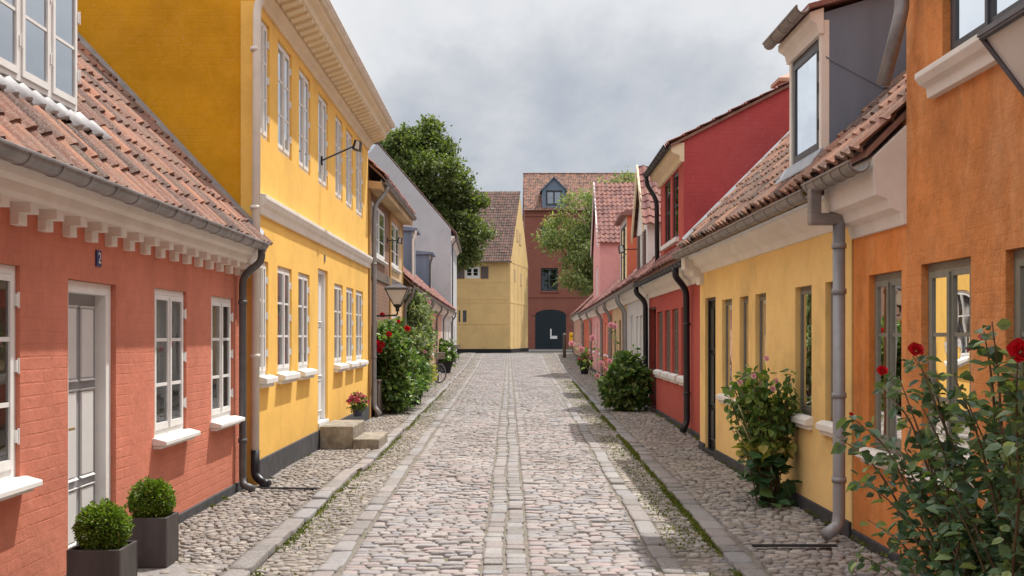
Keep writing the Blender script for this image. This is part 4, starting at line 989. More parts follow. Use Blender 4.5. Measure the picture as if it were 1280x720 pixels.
box_dormer(FL5, H5, 8.2, 9.8, -.32, 3.2, 5.0, M['slate'], M['white'], M['slate'], pipe='dark_pipe')
FL6, H6, _ = row_house('cottage', 'low pale cottage beside the tall white gable at the left', -1, -2.90, 50.0, 60.9, kL, M['offwhite'], M['tile_red'], seed=23, wins=((1.5, 2.5), (7, 8)), door=(4, 5), pipes=(.4, 10))
FL7, H7, _ = row_house('white_house', 'tall grey-white plastered house whose bare gable shows before the big tree', -1, -3.02, 61.0, 73.0, -.018, M['greywhite'], M['tile_brown'], eave=7.05, depth=8, pitch=R(49), seed=24, wins=((2, 3), (6, 7)), pipes=(.3,), wmt='white', pip='dark_pipe')

# ------------------------------------------------------------------ RIGHT: tall rough orange house (nearest)
XR = 2.70
G1 = side_wall(1, XR, 0.0)
U1 = G1.tu
oa = [(U1(1213.5), U1(1151.5), .74, 2.07), (U1(1330), U1(1257), .74, 2.07)]
ou = [(U1(1178) - 1.15, U1(1178), 3.27, 4.7)]
J1 = house('orange_house', 'tall rough-plastered orange house at the near right with upper casement window', G1, -8, 7.56, 6.4, 7.5, R(45), M['orange_rough'], oa + ou, M['tile_orange'], oh=.3, plinth=M['sandstone'], pl_h=.1, seed=31)
for (a, b, c, d) in oa: window(G1, J1, a, b, c, d, M['sage'], rec=.045, rows=3, curtain=True, both=.22, sill=(.09, .06), sill_mat=M['cornice'], hinge=False, fw=.05, cs=.045, mt=.026, glass='glass_street')
for (a, b, c, d) in ou: window(G1, J1, a, b, c, d, M['dark_frame'], rec=.05, rows=2, glass='glass_sky', both=.5, fw=.05, cs=.05)
sb = MB(); a, b = ou[0][0] - .12, ou[0][1] + .12
G1.prof(sb, a, b, [(-.02, 3.10), (.05, 3.10), (.06, 3.16), (.10, 3.18), (.13, 3.22), (.13, 3.255), (-.02, 3.27)]); sb.build('moulded_sill', M['cornice'], J1, bevel=.004)
downpipe(G1, J1, [(7.36, .10, 6.2), (7.36, .10, 3.75), (7.40, .12, 3.62), (7.55, .16, 3.30)], .047, M['zinc'], clips=[(7.36, .1, 4.0), (7.36, .1, 5.0)], label='fat zinc downpipe emptying onto the neighbouring roof')
gutter(G1, J1, -8, 7.56, .36, 6.25, M['zinc'])
lantern('large tapered lantern at the top right, fixed to the rough orange house', G1, 4.32, 2.51, .56, s=.43, hgt=.30)

# RIGHT: low orange bay with deep white cornice
G2 = side_wall(1, XR + .012, 7.565)
ob = [(G2.tu(1127), G2.tu(1086), .76, 2.06)]
J2 = house('small_orange_house', 'narrow low orange house with deep moulded white cornice at its corner', G2, .0, 1.18, 2.83, 7, R(45), M['orange'], ob, M['tile_orange'], oh=.27, plinth=M['plinth'], pl_h=.1, seed=32)
for (a, b, c, d) in ob: window(G2, J2, a, b, c, d, M['sage'], rec=.045, rows=3, sill=(.09, .06), sill_mat=M['cornice'], both=.2, fw=.05, cs=.045, mt=.026, glass='glass_street')
cb = MB(); G2.prof(cb, -.01, 1.17, [(-.02, 2.36), (.03, 2.36), (.05, 2.44), (.12, 2.47), (.14, 2.53), (.22, 2.56), (.235, 2.66), (.235, 2.815), (-.02, 3.06)]); cb.build('cornice', M['cornice'], J2, bevel=.004)
gutter(G2, J2, -.02, 1.2, .33, 2.78, M['zinc_brown'], r=.07, seam=.22)

# RIGHT: pale yellow house with slate dormer
G3 = side_wall(1, XR, 8.76)
U3 = G3.tu; L_ = 15.62 - 8.76
dr = (U3(894.5), U3(881.5), .08, 2.12)
ow = [(U3(b), U3(a), .88, 2.06) for a, b in ((902.5, 915), (924.5, 935.5), (944, 957.5), (994, 1014.5), (1031.5, 1055))]
dY0, dY1 = 9.40 - 8.76, 10.45 - 8.76
J3 = house('pale_yellow_house', 'low pale yellow house with narrow brown windows and a slate-clad dormer', G3, .0, L_, 2.80, 7.4, R(45), M['cream_yellow'], ow + [dr], M['tile_orange'], oh=.27, plinth=M['plinth'], pl_h=.15, seed=33,
           roof_skip=lambda t, s: dY0 < t < dY1 and .09 < s < .38)
for (a, b, c, d) in ow: window(G3, J3, a, b, c, d, M['greige'], rec=.05, cols=1, rows=1, curtain=False, glass='glass_street', sill=(.07, .065), sill_mat=M['cornice'], fw=.035, cs=.035)
panel_door(G3, J3, dr[0], dr[1], .10, 2.12, M['black_door'], M['black_door'], M['black_door'], rec=.06, fw=.05, handle=False)
cb = MB(); G3.prof(cb, .0, L_ - .02, [(-.02, 2.47), (.03, 2.47), (.05, 2.53), (.13, 2.57), (.15, 2.64), (.21, 2.67), (.21, 2.71), (-.02, 2.8)]); cb.build('cornice', M['cornice'], J3, bevel=.004)
for t_ in (L_ - .30,):
    eb = MB(); G3.prof(eb, t_, L_ - .005, [(-.01, 2.32), (.05, 2.32), (.06, 2.42), (.14, 2.44), (.15, 2.5), (.26, 2.53), (.26, 2.76), (-.01, 2.76)]); eb.build('cornice_bracket', M['cornice'], J3, bevel=.004)
gutter(G3, J3, .0, L_ - .05, .33, 2.74, M['zinc_brown'], r=.068, seam=.42)
tp = 8.33 - 8.76 + .38
tq = 8.62 - 8.76
hb = MB(); G3.box(hb, tq - .045, tq + .045, .285, .375, 2.54, 2.74); G3.box(hb, tq - .045, tq + .045, .10, .375, 2.46, 2.55); hb.build('pipe_elbow', M['zinc_brown'], J3, bevel=.012)
downpipe(G3, J3, [(tq, .14, 2.50), (tq, .14, .22), (tq - .02, .16, .14), (tq - .08, .27, .085)], .048, M['grey_pipe'], clips=[(tq, .14, 2.3), (tq, .14, 1.15), (tq, .14, .5), (tq, .14, 1.95)], label='fat grey downpipe in front of the pale yellow house')
# dormer
FDm = Fr(2.66, 8.76, 0, 1, -1, 0)
zA, zB = 3.10, 4.28
mb = MB(); FDm.box(mb, dY0 - .004, dY0 + .07, -.05, .02, zA - .04, zB - .02); FDm.box(mb, dY1 - .07, dY1 + .004, -.05, .02, zA - .04, zB - .02); FDm.box(mb, dY0 + .07, dY1 - .07, -.05, .02, zA - .04, zA + .03)
FDm.prof(mb, dY0 - .02, dY1 + .02, [(.0, zB - .14), (.04, zB - .14), (.06, zB - .06), (.12, zB - .02), (.12, zB + .04), (.0, zB + .08)]); DM3 = mb.build('dormer', M['cornice'], J3, bevel=.004)
for (a, b) in ((dY0, dY0 + .05), (dY1 - .05, dY1)):
    mb = MB(); p = [(0, zA - .3), (-1.85, zA - .3), (-1.85, zB + .60), (0, zB + .04)]; FDm.prof(mb, a, b, p); mb.build('dormer_cheek', M['slate'], DM3)
window(FDm, DM3, dY0 + .07, dY1 - .07, zA + .03, zB - .14, M['dark_frame'], rec=.0, cols=1, rows=1, glass='glass_sky', curtain=True, both=.5, fw=.05, cs=.045, name='dormer_window')
rb = MB(); FDm.prof(rb, dY0 - .06, dY1 + .06, [(.14, zB + .06), (.14, zB + .10), (-1.9, zB + .66), (-1.9, zB + .58)]); rb.build('dormer_roof', M['tile_red'], DM3)
gutter(FDm, DM3, dY0 - .08, dY1 + .08, .19, zB + .07, M['zinc_brown'], r=.055, name='dormer_gutter', seam=.3)
sm = MB(); FDm.prof(sm, dY0 - .0075, dY0 - .0015, [(-.02, zB - .34), (-.02, zB - .325), (-1.1, zA - .27 + .05 + .5), (-1.1, zA - .285 + .05 + .5)]); sm.build('cladding_seam', M['slate'], DM3)
hb = MB()
for zz in (zA + .25, zB - .35, (zA + zB) / 2 - .03): FDm.box(hb, dY0 + .062, dY0 + .085, .0, .03, zz, zz + .09)
hb.build('window_hinges', M['iron'], DM3)
fb = MB(); zq = lambda X: 2.84 + (X - XR + .27)
FDm.prof(fb, dY0 - .10, dY1 + .1, [(.03, zq(2.63) + .14), (.03, zq(2.63) + .08), (.14, zq(2.52) + .085), (.14, zq(2.52) + .10)]); fb.build('flashing', M['lead'], DM3)
vb = MB(); o1, o2 = .25, -3.6
vb.add([G3.P(L_ - .16, o1, 3.11 - o1 + .07), G3.P(L_ + .01, o1, 3.11 - o1 + .12), G3.P(L_ + .01, o2, 3.11 - o2 + .12), G3.P(L_ - .16, o2, 3.11 - o2 + .07)], [(0, 1, 2, 3)])
vb.build('verge_flashing', M['lead'], J3)

# ------------------------------------------------------------------ RIGHT: red house
G4 = side_wall(1, 2.90, 15.63, .0226)
U4 = G4.tu; L4 = 24.3 - 15.63
orr = [(U4(b), U4(a), .93, 2.10) for a, b in ((821.5, 828.3), (831, 837.5), (840, 848), (851.5, 861.2))]
od = (U4(820.2), U4(811), .1, 2.22)
J4 = house('red_house', 'red painted house with black downpipes and a broad raised upper front', G4, .0, L4, 2.80, 8.2, R(45), M['red'], orr + [od], M['tile_red'], oh=.25, plinth=M['plinth'], pl_h=.13, seed=34)
for (a, b, c, d) in orr: window(G4, J4, a, b, c, d, M['greige'], rec=.05, cols=2, rows=3, curtain=False, glass='glass_street', sill=(.08, .09), fw=.03, cs=.03)
panel_door(G4, J4, od[0], od[1], .12, 2.22, M['oxblood'], M['oxblood'], M['oxblood'], rec=.12, fw=.05, handle=False)
g0, g1 = U4(854.5), U4(826)
zt0 = 4.80; mb = MB(); q = G4.P
ouw = [(U4(848), U4(840.5), 3.33, 4.52), (U4(838), U4(830.8), 3.33, 4.52)]
facade(G4, mb, g0, g1, 2.75, zt0, ouw)
mb.build('upper_front', [M['red'], M['room']], J4)
dpt = 4.2
for t_ in (g0, g1): gb = MB(); gb.add([q(t_, 0, 2.6), q(t_, -dpt, 2.6), q(t_, -dpt, zt0 + .51 * dpt + .10), q(t_, 0, zt0 + .10)], [(0, 1, 2, 3)]); gb.build('upper_side_wall', M['deep_red'], J4, label='deep red brick side wall rising above the yellow house roof')
for (a, b, c, d) in ouw: window(G4, J4, a, b, c, d, M['black_door'], rec=.03, cols=1, rows=2, curtain=False, fw=.03, cs=.03)
sb = MB(); G4.box(sb, ouw[0][0] - .1, ouw[1][1] + .1, -.01, .07, 3.25, 3.33); sb.build('sill', M['white'], J4, bevel=.006)
roof(G4, J4, g0 - .06, g1 + .06, .22, zt0 + .08 - .51 * .22 + .06, -dpt, zt0 + .51 * dpt + .12, M['tile_red'], seed=41, back=False, ridge=False)
eb = MB(); G4.prof(eb, g0 - .01, g1 + .01, [(-.01, zt0 - .26), (.05, zt0 - .26), (.07, zt0 - .16), (.2, zt0 - .1), (.22, zt0 + .01), (-.01, zt0 + .06)]); eb.build('upper_cornice', M['cream_cornice'], J4)
gutter(G4, J4, g0 - .05, g1 + .1, .28, zt0 + .0, M['iron'], r=.06, name='upper_gutter', seam=.4)
downpipe(G4, J4, [(g1 + .05, .28, zt0 - .05), (g1 + .05, .26, zt0 - .2), (g1 + .0, .08, zt0 - .5), (g1 + .0, .07, 3.05)], .045, M['black_pipe'])
cb = MB(); G4.prof(cb, .0, L4 - .3, [(-.01, 2.42), (.04, 2.42), (.06, 2.5), (.15, 2.56), (.18, 2.64), (.2, 2.70), (-.01, 2.72)]); cb.build('cornice', M['cornice'], J4)
gutter(G4, J4, .0, L4, .29, 2.72, M['iron'], r=.06, seam=.45)
bt = U4(865); downpipe(G4, J4, [(bt - .25, .29, 2.68), (bt - .2, .29, 2.55), (bt, .09, 2.35), (bt, .08, .25), (bt - .08, .16, .10)], .052, M['black_pipe'], clips=[(bt, .08, 1.8), (bt, .08, .7)])
bt = L4 - .1; downpipe(G4, J4, [(bt, .29, 2.68), (bt, .29, 2.55), (bt, .09, 2.35), (bt, .08, .2), (bt, .16, .10)], .055, M['black_pipe'])
m_ = MB(); X, Y, s, zt = 5.10, 20.0, .24, 6.1
for (r1, r2, z0, z1) in ((s, s, 5.0, zt), (s + .07, s + .07, zt, zt + .06), (s + .07, .02, zt + .06, zt + .22)): m_.box8([(X - r1, Y - r1, z0), (X + r1, Y - r1, z0), (X + r1, Y + r1, z0), (X - r1, Y + r1, z0), (X - r2, Y - r2, z1), (X + r2, Y - r2, z1), (X + r2, Y + r2, z1), (X - r2, Y + r2, z1)])
m_.build('chimney', M['rosy'], J4)

# ------------------------------------------------------------------ RIGHT: row beyond
kR = .032; xr = lambda y: 3.10 + kR * (y - 24.3)
def cross_gable(F, H, t0, t1, z0, ze, za, wmat, tile, back=3.6, win=None, barge='cream_cornice', side_win=None, seed=1):
    """gabled upper front with its ridge at right angles to the street"""
    tm = (t0 + t1) / 2; q = F.P; mb = MB()
    if win: facade(F, mb, t0, t1, z0, ze, [win], .2)
    else: mb.add([q(t0, 0.0, z0), q(t1, 0.0, z0), q(t1, 0.0, ze), q(t0, 0.0, ze)], [(0, 1, 2, 3)])
    mb.add([q(t0, 0, ze), q(t1, 0, ze), q(tm, 0, za)], [(0, 1, 2)])
    mb.add([q(t0, 0, z0), q(t0, -back, z0), q(t0, -back, ze), q(t0, 0, ze)], [(0, 1, 2, 3)]); mb.add([q(t1, 0, z0), q(t1, -back, z0), q(t1, -back, ze), q(t1, 0, ze)], [(0, 1, 2, 3)])
    U = mb.build('upper_front', [wmat, M['room']], H)
    # tiled slopes: near slope faces the viewer
    Fa = Fr(*q(t0, .12, 0)[:2], -F.nx, -F.ny, -F.tx, -F.ty); Fb = Fr(*q(t1, .12, 0)[:2], -F.nx, -F.ny, F.tx, F.ty)
    sl = (za - ze) / (tm - t0)
    for i, Fx in enumerate((Fa, Fb)):
        V, Q = tiles(Fx, 0, back + .1, .15, ze - .15 * sl + .05, -(tm - t0), za + .05, seed=seed + i); fast_mesh('upper_roof', V, Q, tile, H, smooth=False)
    bb = MB()
    for (ta, tb_) in ((t0 - .15, tm), (t1 + .15, tm)):
        za_, zb_ = ze - .15 * sl, za
        bb.add([q(ta, .13, za_ - .10), q(ta, .13, za_ + .09), q(tb_, .13, zb_ + .11), q(tb_, .13, zb_ - .08), q(ta, .09, za_ - .10), q(ta, .09, za_ + .09), q(tb_, .09, zb_ + .11), q(tb_, .09, zb_ - .08)], [(0, 1, 2, 3), (4, 5, 6, 7), (0, 1, 5, 4), (0, 3, 7, 4), (1, 2, 6, 5)])
    bb.build('bargeboard', M[barge], H)
    if win: window(F, H, *win, M['white'], rec=.03, curtain=False, rows=2, name='upper_window')
    return U
FR5, J5, _ = row_house('cottage', 'low grey-white cottage beyond the red house with a white gabled upper window', 1, xr(24.3), 24.32, 30.6, kR, M['offwhite'], M['tile_red'], eave=2.85, seed=51, wins=((1.6, 2.3), (2.7, 3.4)), door=(4.2, 5.1), pipes=(5.9,), dmat='door_white', wmt='white', pip='grey_pipe')
cross_gable(FR5, J5, .35, 3.2, 2.7, 4.15, 5.5, M['white'], M['tile_red'], win=(1.2, 2.2, 3.0, 4.0), seed=61)
for s in (.75, 2.25):
    m_ = MB(); FR5.box(m_, s, s + .4, .01, .045, 3.0, 4.0); m_.build('shutter', M['brown_shutter'], J5)
floodlight('black floodlight on the white gabled cottage at the right', FR5, 2.5, 3.7, .35, .1, .0, .22)
FR6, J6, _ = row_house('cottage', 'low cream cottage with brown windows and a red-orange boxed dormer', 1, xr(30.6), 30.62, 37.2, kR, M['tan'], M['tile_red'], eave=2.85, seed=52, wins=((1.0, 1.9), (2.4, 3.3), (4.6, 5.5)), pipes=(.3, 6.2), wmt='brown_shutter')
box_dormer(FR6, J6, .3, 3.0, -.02, 2.7, 4.95, M['terracotta'], M['white'], M['tile_red'], back=2.6, slope=.3)
FR7, J7, _ = row_house('cottage', 'low terracotta red cottage next before the pink house', 1, xr(37.2), 37.22, 42.5, kR, M['terracotta'], M['tile_red'], eave=2.85, seed=53, wins=((1.0, 1.9), (3.2, 4.1)), pipes=(.3, 5.0), wmt='white')
FR8, J8, _ = row_house('pink_house', 'pale pink house with a tall tiled cross gable above the low row', 1, xr(42.5), 42.52, 52.0, kR, M['pink'], M['tile_red'], eave=2.85, seed=54, wins=((1.5, 2.4), (7, 8)), door=(4.2, 5.1), pipes=(.3, 9.2), wmt='white')
cross_gable(FR8, J8, 2.4, 8.4, 2.7, 5.45, 8.1, M['pink'], M['tile_red'], win=(4.6, 5.9, 3.3, 4.6), back=4.6, seed=71, barge='white')
Fs = Fr(*FR8.P(2.4, 0, 0)[:2], 1, 0, 0, -1)
window(Fs, J8, .45, .98, 4.15, 4.85, M['pink'], rec=-.012, rows=2, curtain=False, name='side_window')
FR9, J9, _ = row_house('cottage', 'low brick-red cottage with black flower tub, beyond the pink house', 1, xr(52.0), 52.02, 63.0, kR, M['terracotta'], M['tile_red'], eave=2.85, seed=55, wins=((1.5, 2.4), (7, 8)), door=(4.2, 5.1), pipes=(.3, 9.2))
FR10, J10, _ = row_house('cottage', 'low whitish cottage, last of the right row before the warehouse', 1, xr(63.0), 63.02, 82.0, kR, M['rosy'], M['tile_red'], eave=2.85, seed=56, wins=((1.5, 2.6), (8, 9), (14, 15)), door=(4.2, 5.3), pipes=(.3, 17.2))

# ------------------------------------------------------------------ END: straw yellow half-timbered house, corner turned to the street
gE = ground_z(88)
CX, CY = (638 - UC) / FOC * 88, 88.0
FE = Fr(CX, CY, -1, 0.04, 0.04, -1)          # front, t runs to the left
LE = 12.0; zE = EYE + 98 * 88 / FOC
gx, gy = (660 - UC) / FOC * 96.5, 96.5; gl_ = math.hypot(gx - CX, gy - CY); tx, ty = (gx - CX) / gl_, (gy - CY) / gl_
FG = Fr(CX, CY, tx, ty, ty, -tx)             # gable, t runs backwards
E = thing('straw_yellow_house', 'straw yellow half-timbered house at the end of the street with shuttered window', 'house', (CX, CY, gE), 'old town houses along the street')
wE = [(2.9, 4.2, EYE + 74 * 88 / FOC, EYE + 88 * 88 / FOC), (3.3, 4.0, EYE + 16 * 88 / FOC, EYE + 34 * 88 / FOC)]
pxm = 88 / FOC
wE = [((638 - 600) * pxm, (638 - 581) * pxm, EYE + 73 * pxm, EYE + 88 * pxm), ((638 - 583.0) * pxm, (638 - 573) * pxm, EYE + 15 * pxm, EYE + 33 * pxm)]
mb = MB(); facade(FE, mb, 0, LE, -.3, zE, wE, .2)
apz = EYE + 180 * 92 / FOC; W = gl_
mb.add([FG.P(0, 0, -.3), FG.P(W, 0, -.3), FG.P(W, 0, zE), FG.P(W * .5, 0, apz), FG.P(0, 0, zE)], [(0, 1, 2, 3, 4)])
mb.add([FE.P(LE, 0, -.3), FE.P(LE, -W, -.3), FE.P(LE, -W, zE), FE.P(LE, -W / 2, apz), FE.P(LE, 0, zE)], [(0, 1, 2, 3, 4)])
mb.build('wall', [M['straw'], M['room']], E)
tm_ = MB()
g_ = gE
for t_ in (0.02, 1.9, 3.75, 5.6, 7.4, 9.2, 11.0): FE.box(tm_, t_, t_ + .2, 0, .024, g_ + .4, zE - .05)
for z_ in (g_ + 2.2, g_ + 3.9, g_ + 4.15, zE - 1.9, zE - .25): FE.box(tm_, .22, LE, 0, .018, z_, z_ + .18)
for t_ in (1.6, 3.4, 5.2, 6.9): FG.box(tm_, t_, t_ + .2, 0, .022, g_ + .4, zE)
for z_ in (g_ + 3.9, zE - .3): FG.box(tm_, .02, W, 0, .016, z_, z_ + .18)
tm_.build('timber_frame', M['straw'], E)
pb = MB(); FE.box(pb, -.02, LE, 0, .05, -.2, g_ + .28); FG.box(pb, .0, W, 0, .05, -.2, g_ + .28); pb.build('plinth', M['black_plinth'], E)
a, b, c, d = wE[0]; window(FE, E, a, b, c, d, M['white'], rec=.02, rows=2, curtain=False, fw=.1, cs=.08)
for s in (a - .66, b + .04):
    m_ = MB(); FE.box(m_, s, s + .6, .01, .05, c, d); m_.build('shutter', M['mauve_shutter'], E)
a, b, c, d = wE[1]; window(FE, E, a, b, c, d, M['dark_frame'], rec=.02, rows=1, curtain=False, fw=.08)
for (tt, zz) in ((1.7, 3.1), (2.6, 3.1), (2.2, 6.8), (3.3, 6.8)):
    pass
wg = MB()
for (tt, zz) in ((1.6, zE - 1.7), (4.6, zE - 1.9), (2.9, zE + 1.6), (4.2, zE + 1.4)):
    mw = MB(); FG.box(mw, tt, tt + .8, 0, .03, zz, zz + 1.0); mw.build('gable_shutter', M['tan'], E)
V, Q = tiles(FE, -.1, LE + .1, .35, zE - .35 * .9 + .1, -W * .48, apz + .1, seed=81)
skw = tx / ty; V[:, 0] += (V[:, 1] - CY) * (skw + .04)
mb = MB(); FE.prof(mb, .0, LE, [(.35, zE - .25), (.35, zE - .2), (-W * .48, apz + .08), (-W * .48, apz)]); FE.prof(mb, .0, LE, [(-W * .48, apz), (-W * .48, apz + .08), (-W, zE), (-W, zE - .1)])
mb.v = [(x + (y - CY) * (skw + .04), y, z) for x, y, z in mb.v]
fast_mesh('roof', V, Q, M['tile_brown'], E, smooth=False); mb.build('roof_underside', M['under'], E)
gutter(FE, E, -.1, LE, .42, zE - .25, M['zinc_brown'], r=.08)

# END: red brick warehouse
YW = 115.0; px = YW / FOC
FW = Fr((656 - UC) * px, YW, 1, 0, 0, -1)
gW = ground_z(YW); zW = EYE + 159 * px; LW = 16.0
B = thing('brick_warehouse', 'tall red brick warehouse closing the street, very dark blue arched gate', 'warehouse', FW.P(0, 0, gW))
tp_ = lambda u: (u - 656) * px
zp = lambda v: EYE + (VC - v) * px
gate = (tp_(669), tp_(707.5), gW - .02, zp(394)); wW = [(tp_(676), tp_(697.5), zp(364), zp(335)), (tp_(676), tp_(697.5), zp(308), zp(283)), (tp_(722), tp_(744), zp(364), zp(335)), (tp_(722), tp_(744), zp(308), zp(283))]
mb = MB(); facade(FW, mb, 0, LW, -.3, zW, [gate] + wW, .35)
mb.add([FW.P(0, 0, -.3), FW.P(0, -10, -.3), FW.P(0, -10, zW), FW.P(0, -5, zW + 4.3), FW.P(0, 0, zW)], [(0, 1, 2, 3, 4)]); mb.add([FW.P(LW, 0, -.3), FW.P(LW, -10, -.3), FW.P(LW, -10, zW), FW.P(LW, -5, zW + 4.3), FW.P(LW, 0, zW)], [(0, 1, 2, 3, 4)])
mb.build('wall', [M['red_brick'], M['room']], B)
for (a, b, c, d) in wW: window(FW, B, a, b, c, d, M['dark_frame'], rec=.15, rows=2, curtain=False, fw=.1, cs=.08, mt=.06, sill=(.08, .12), sill_mat=M['red_brick'])
# arched gate
ga, gb_, gc, gd = gate; gm = (ga + gb_) / 2; hw = (gb_ - ga) / 2; rise = 7 * px
arc = [(gm - hw * math.cos(t), gd + rise * math.sin(t)) for t in np.linspace(0, math.pi, 15)]
mb = MB(); pts = [(ga, gc), (gb_, gc)] + [(x, z) for x, z in arc[::-1]]
mb.add([FW.P(x, .02, z) for x, z in pts], [tuple(range(len(pts)))])
for k in range(1, 14): x = ga + (gb_ - ga) * k / 14; FW.box(mb, x - .012, x + .012, .02, .035, gc, gd + rise * .6)
FW.box(mb, gm - .04, gm + .04, .02, .06, gc, gd + rise * .95)
GT = mb.build('gate', M['gate'], B)
sg = MB(); FW.box(sg, gm - .05, gm + .10, .06, .08, zp(420), zp(411)); FW.box(sg, gm - .05, gm + .68, .06, .08, zp(423.5), zp(419.8)); sg.build('gate_mark', M['enamel_white'], GT)
ab = MB()
for (x0_, z0_), (x1_, z1_) in zip(arc, arc[1:]):
    def sc(x, z, f): return (gm + (x - gm) * (1 + .3 * f / hw), gd + (z - gd) * (1 + .34 * f / rise))
    a_, b_, c_, d_ = sc(x0_, z0_, 0.02), sc(x1_, z1_, 0.02), sc(x1_, z1_, 1), sc(x0_, z0_, 1)
    ab.add([FW.P(x, o, z) for o in (.0, .05) for x, z in (a_, b_, c_, d_)], [(4, 5, 6, 7), (0, 1, 5, 4), (3, 2, 6, 7)])
ab.build('gate_arch', M['red_brick'], B)
sb = MB(); FW.box(sb, 0, LW, 0, .06, zp(372), zp(369)); FW.box(sb, -.05, LW, 0, .12, zW - .35, zW); FW.box(sb, -.05, LW, 0, .07, zW - .7, zW - .35); sb.build('string_course', M['red_brick'], B)
roof(FW, B, -.1, LW + .1, .3, zW - .1, -5.0, zW + 4.4, M['tile'], seed=91)
da, dbb = tp_(678), tp_(707); dz0, dz1 = zp(262), zp(236); dm = (da + dbb) / 2; dap = zp(221.5)
mb = MB(); facade(FW, mb, da, dbb, dz0 - .1, dz1, [(da + .35, dbb - .35, zp(257), zp(238))], .3); mb.add([FW.P(da, 0.0, dz1), FW.P(dbb, 0.0, dz1), FW.P(dm, 0, dap)], [(0, 1, 2)])
mb.add([FW.P(da, 0, dz0 - .1), FW.P(da, -3, dz0 - .1), FW.P(da, -3, dz1), FW.P(da, 0, dz1)], [(0, 1, 2, 3)]); mb.add([FW.P(dbb, 0, dz0 - .1), FW.P(dbb, -3, dz0 - .1), FW.P(dbb, -3, dz1), FW.P(dbb, 0, dz1)], [(0, 1, 2, 3)])
DW = mb.build('dormer', [M['slate'], M['room']], B)
mb = MB()
for (x, s) in ((da - .2, 1), (dbb + .2, -1)):
    zc_ = dz1 - .15; mb.add([FW.P(x, .2, zc_), FW.P(dm, .2, dap + .05), FW.P(dm, -3.6, dap + .05), FW.P(x, -3.6, zc_), FW.P(x, .2, zc_ - .12), FW.P(dm, .2, dap - .07)], [(0, 1, 2, 3), (0, 1, 5, 4)])
mb.build('dormer_roof', M['slate'], DW)
window(FW, DW, da + .35, dbb - .35, zp(257), zp(238), M['dark_frame'], rec=.1, rows=2, curtain=False, fw=.1, cs=.08, glass='glass_sky', name='dormer_window')
# long wall in the shade beside the warehouse and a post box, bollard
mbx = MB(); c = ((716.5 - UC) / FOC * 84, 84.0); z0 = EYE + 3 * .06; 
mbx.box8([(c[0] - .3, c[1] - .2, .95), (c[0] + .3, c[1] - .2, .95), (c[0] + .3, c[1] + .2, .95), (c[0] - .3, c[1] + .2, .95), (c[0] - .3, c[1] - .2, 1.9), (c[0] + .3, c[1] - .2, 1.9), (c[0] + .3, c[1] + .2, 1.9), (c[0] - .3, c[1] + .2, 1.9)])
T = thing('post_box', 'yellow post box on a post at the far right end of the street', 'post box', (c[0], c[1], ground_z(84)))
mbx.build('box', M['mail_yellow'], T, bevel=.05); p = MB(); p.tube([(c[0], c[1], .2), (c[0], c[1], .96)], .06, 8); p.build('post', M['iron'], T)
s = MB(); s.box8([(c[0] - .2, c[1] - .215, 1.62), (c[0] + .2, c[1] - .215, 1.62), (c[0] + .2, c[1] - .2, 1.62), (c[0] - .2, c[1] - .2, 1.62), (c[0] - .2, c[1] - .215, 1.67), (c[0] + .2, c[1] - .215, 1.67), (c[0] + .2, c[1] - .2, 1.67), (c[0] - .2, c[1] - .2, 1.67)]); s.build('slot', M['iron'], T)
yb = 72.0; xb = (705.5 - UC) / FOC * yb; gz = ground_z(yb); m_ = MB(); m_.lathe((xb, yb, gz), [(.0, 0), (.11, 0), (.10, 1.45), (.12, 1.47), (.12, 1.52), (.06, 1.62), (0, 1.64)], 12)
o = m_.build('bollard', M['wood_plank'], smooth=True); tag(o, 'slim dark post standing before the dark warehouse gate', 'bollard')

# ------------------------------------------------------------------ trees
def PX(u, v, y): return ((u - UC) / FOC * y, y, EYE + (VC - v) / FOC * y)
yt = 80.0; s = yt / FOC
bl = []
for (u, v, r, dy) in ((525, 190, 40, 0), (500, 188, 28, 1), (545, 215, 42, -1), (575, 250, 32, 0), (590, 285, 24, -1), (560, 285, 40, 1), (520, 240, 46, 1), (578, 310, 22, 0), (548, 322, 24, 0), (490, 225, 30, 2), (586, 315, 14, 0), (515, 165, 15, 0), (552, 185, 16, 0), (590, 250, 14, 0), (575, 222, 14, 0)):
    p = PX(u, v, yt + dy); bl.append((p[0], p[1], p[2] - .25, r * s * .9))
tree('linden_tree', 'big dark green leafy tree rising behind the grey-white gable', (-5.6, 80, ground_z(80)), bl, M['tree_leaf'], .34, 1250, 32, .28, .24, 101)
yt = 98.0; s = yt / FOC; bl = []
for (u, v, r) in ((735, 262, 34), (765, 248, 28), (705, 290, 26), (735, 310, 38), (720, 340, 28), (755, 330, 34), (790, 245, 24), (690, 300, 14), (775, 290, 34), (745, 350, 20)):
    p = PX(u, v, yt); bl.append((p[0], p[1] + random.uniform(-1, 1), p[2], r * s))
tree('willow_tree', 'pale green willow-like tree before the red brick warehouse', ((745 - UC) / FOC * 98, 98, ground_z(98)), bl, M['willow_leaf'], .26, 480, 30, .34, .30, 102, aspect=.4, droop=.6)

# ------------------------------------------------------------------ bushes
def arch_stems(n, base, hgt, rx, ry, rg, bend=.3, lean=(0, 0), hmin=.5, br=.12):
    out = []
    for k in range(n):
        a = rg.random() * 2 * math.pi; q = rg.random() ** .6; h = hgt * (hmin + (1 - hmin) * rg.random())
        dx, dy = math.cos(a) * rx * q + lean[0], math.sin(a) * ry * q + lean[1]
        b = (base[0] + math.cos(a) * br * rg.random(), base[1] + math.sin(a) * br * rg.random(), base[2])
        out.append([b, (b[0] + dx * bend, b[1] + dy * bend, b[2] + h * .45), (b[0] + dx * .75, b[1] + dy * .75, b[2] + h * .8), (b[0] + dx, b[1] + dy, b[2] + h * (.93 + .07 * rg.random()))])
    return out
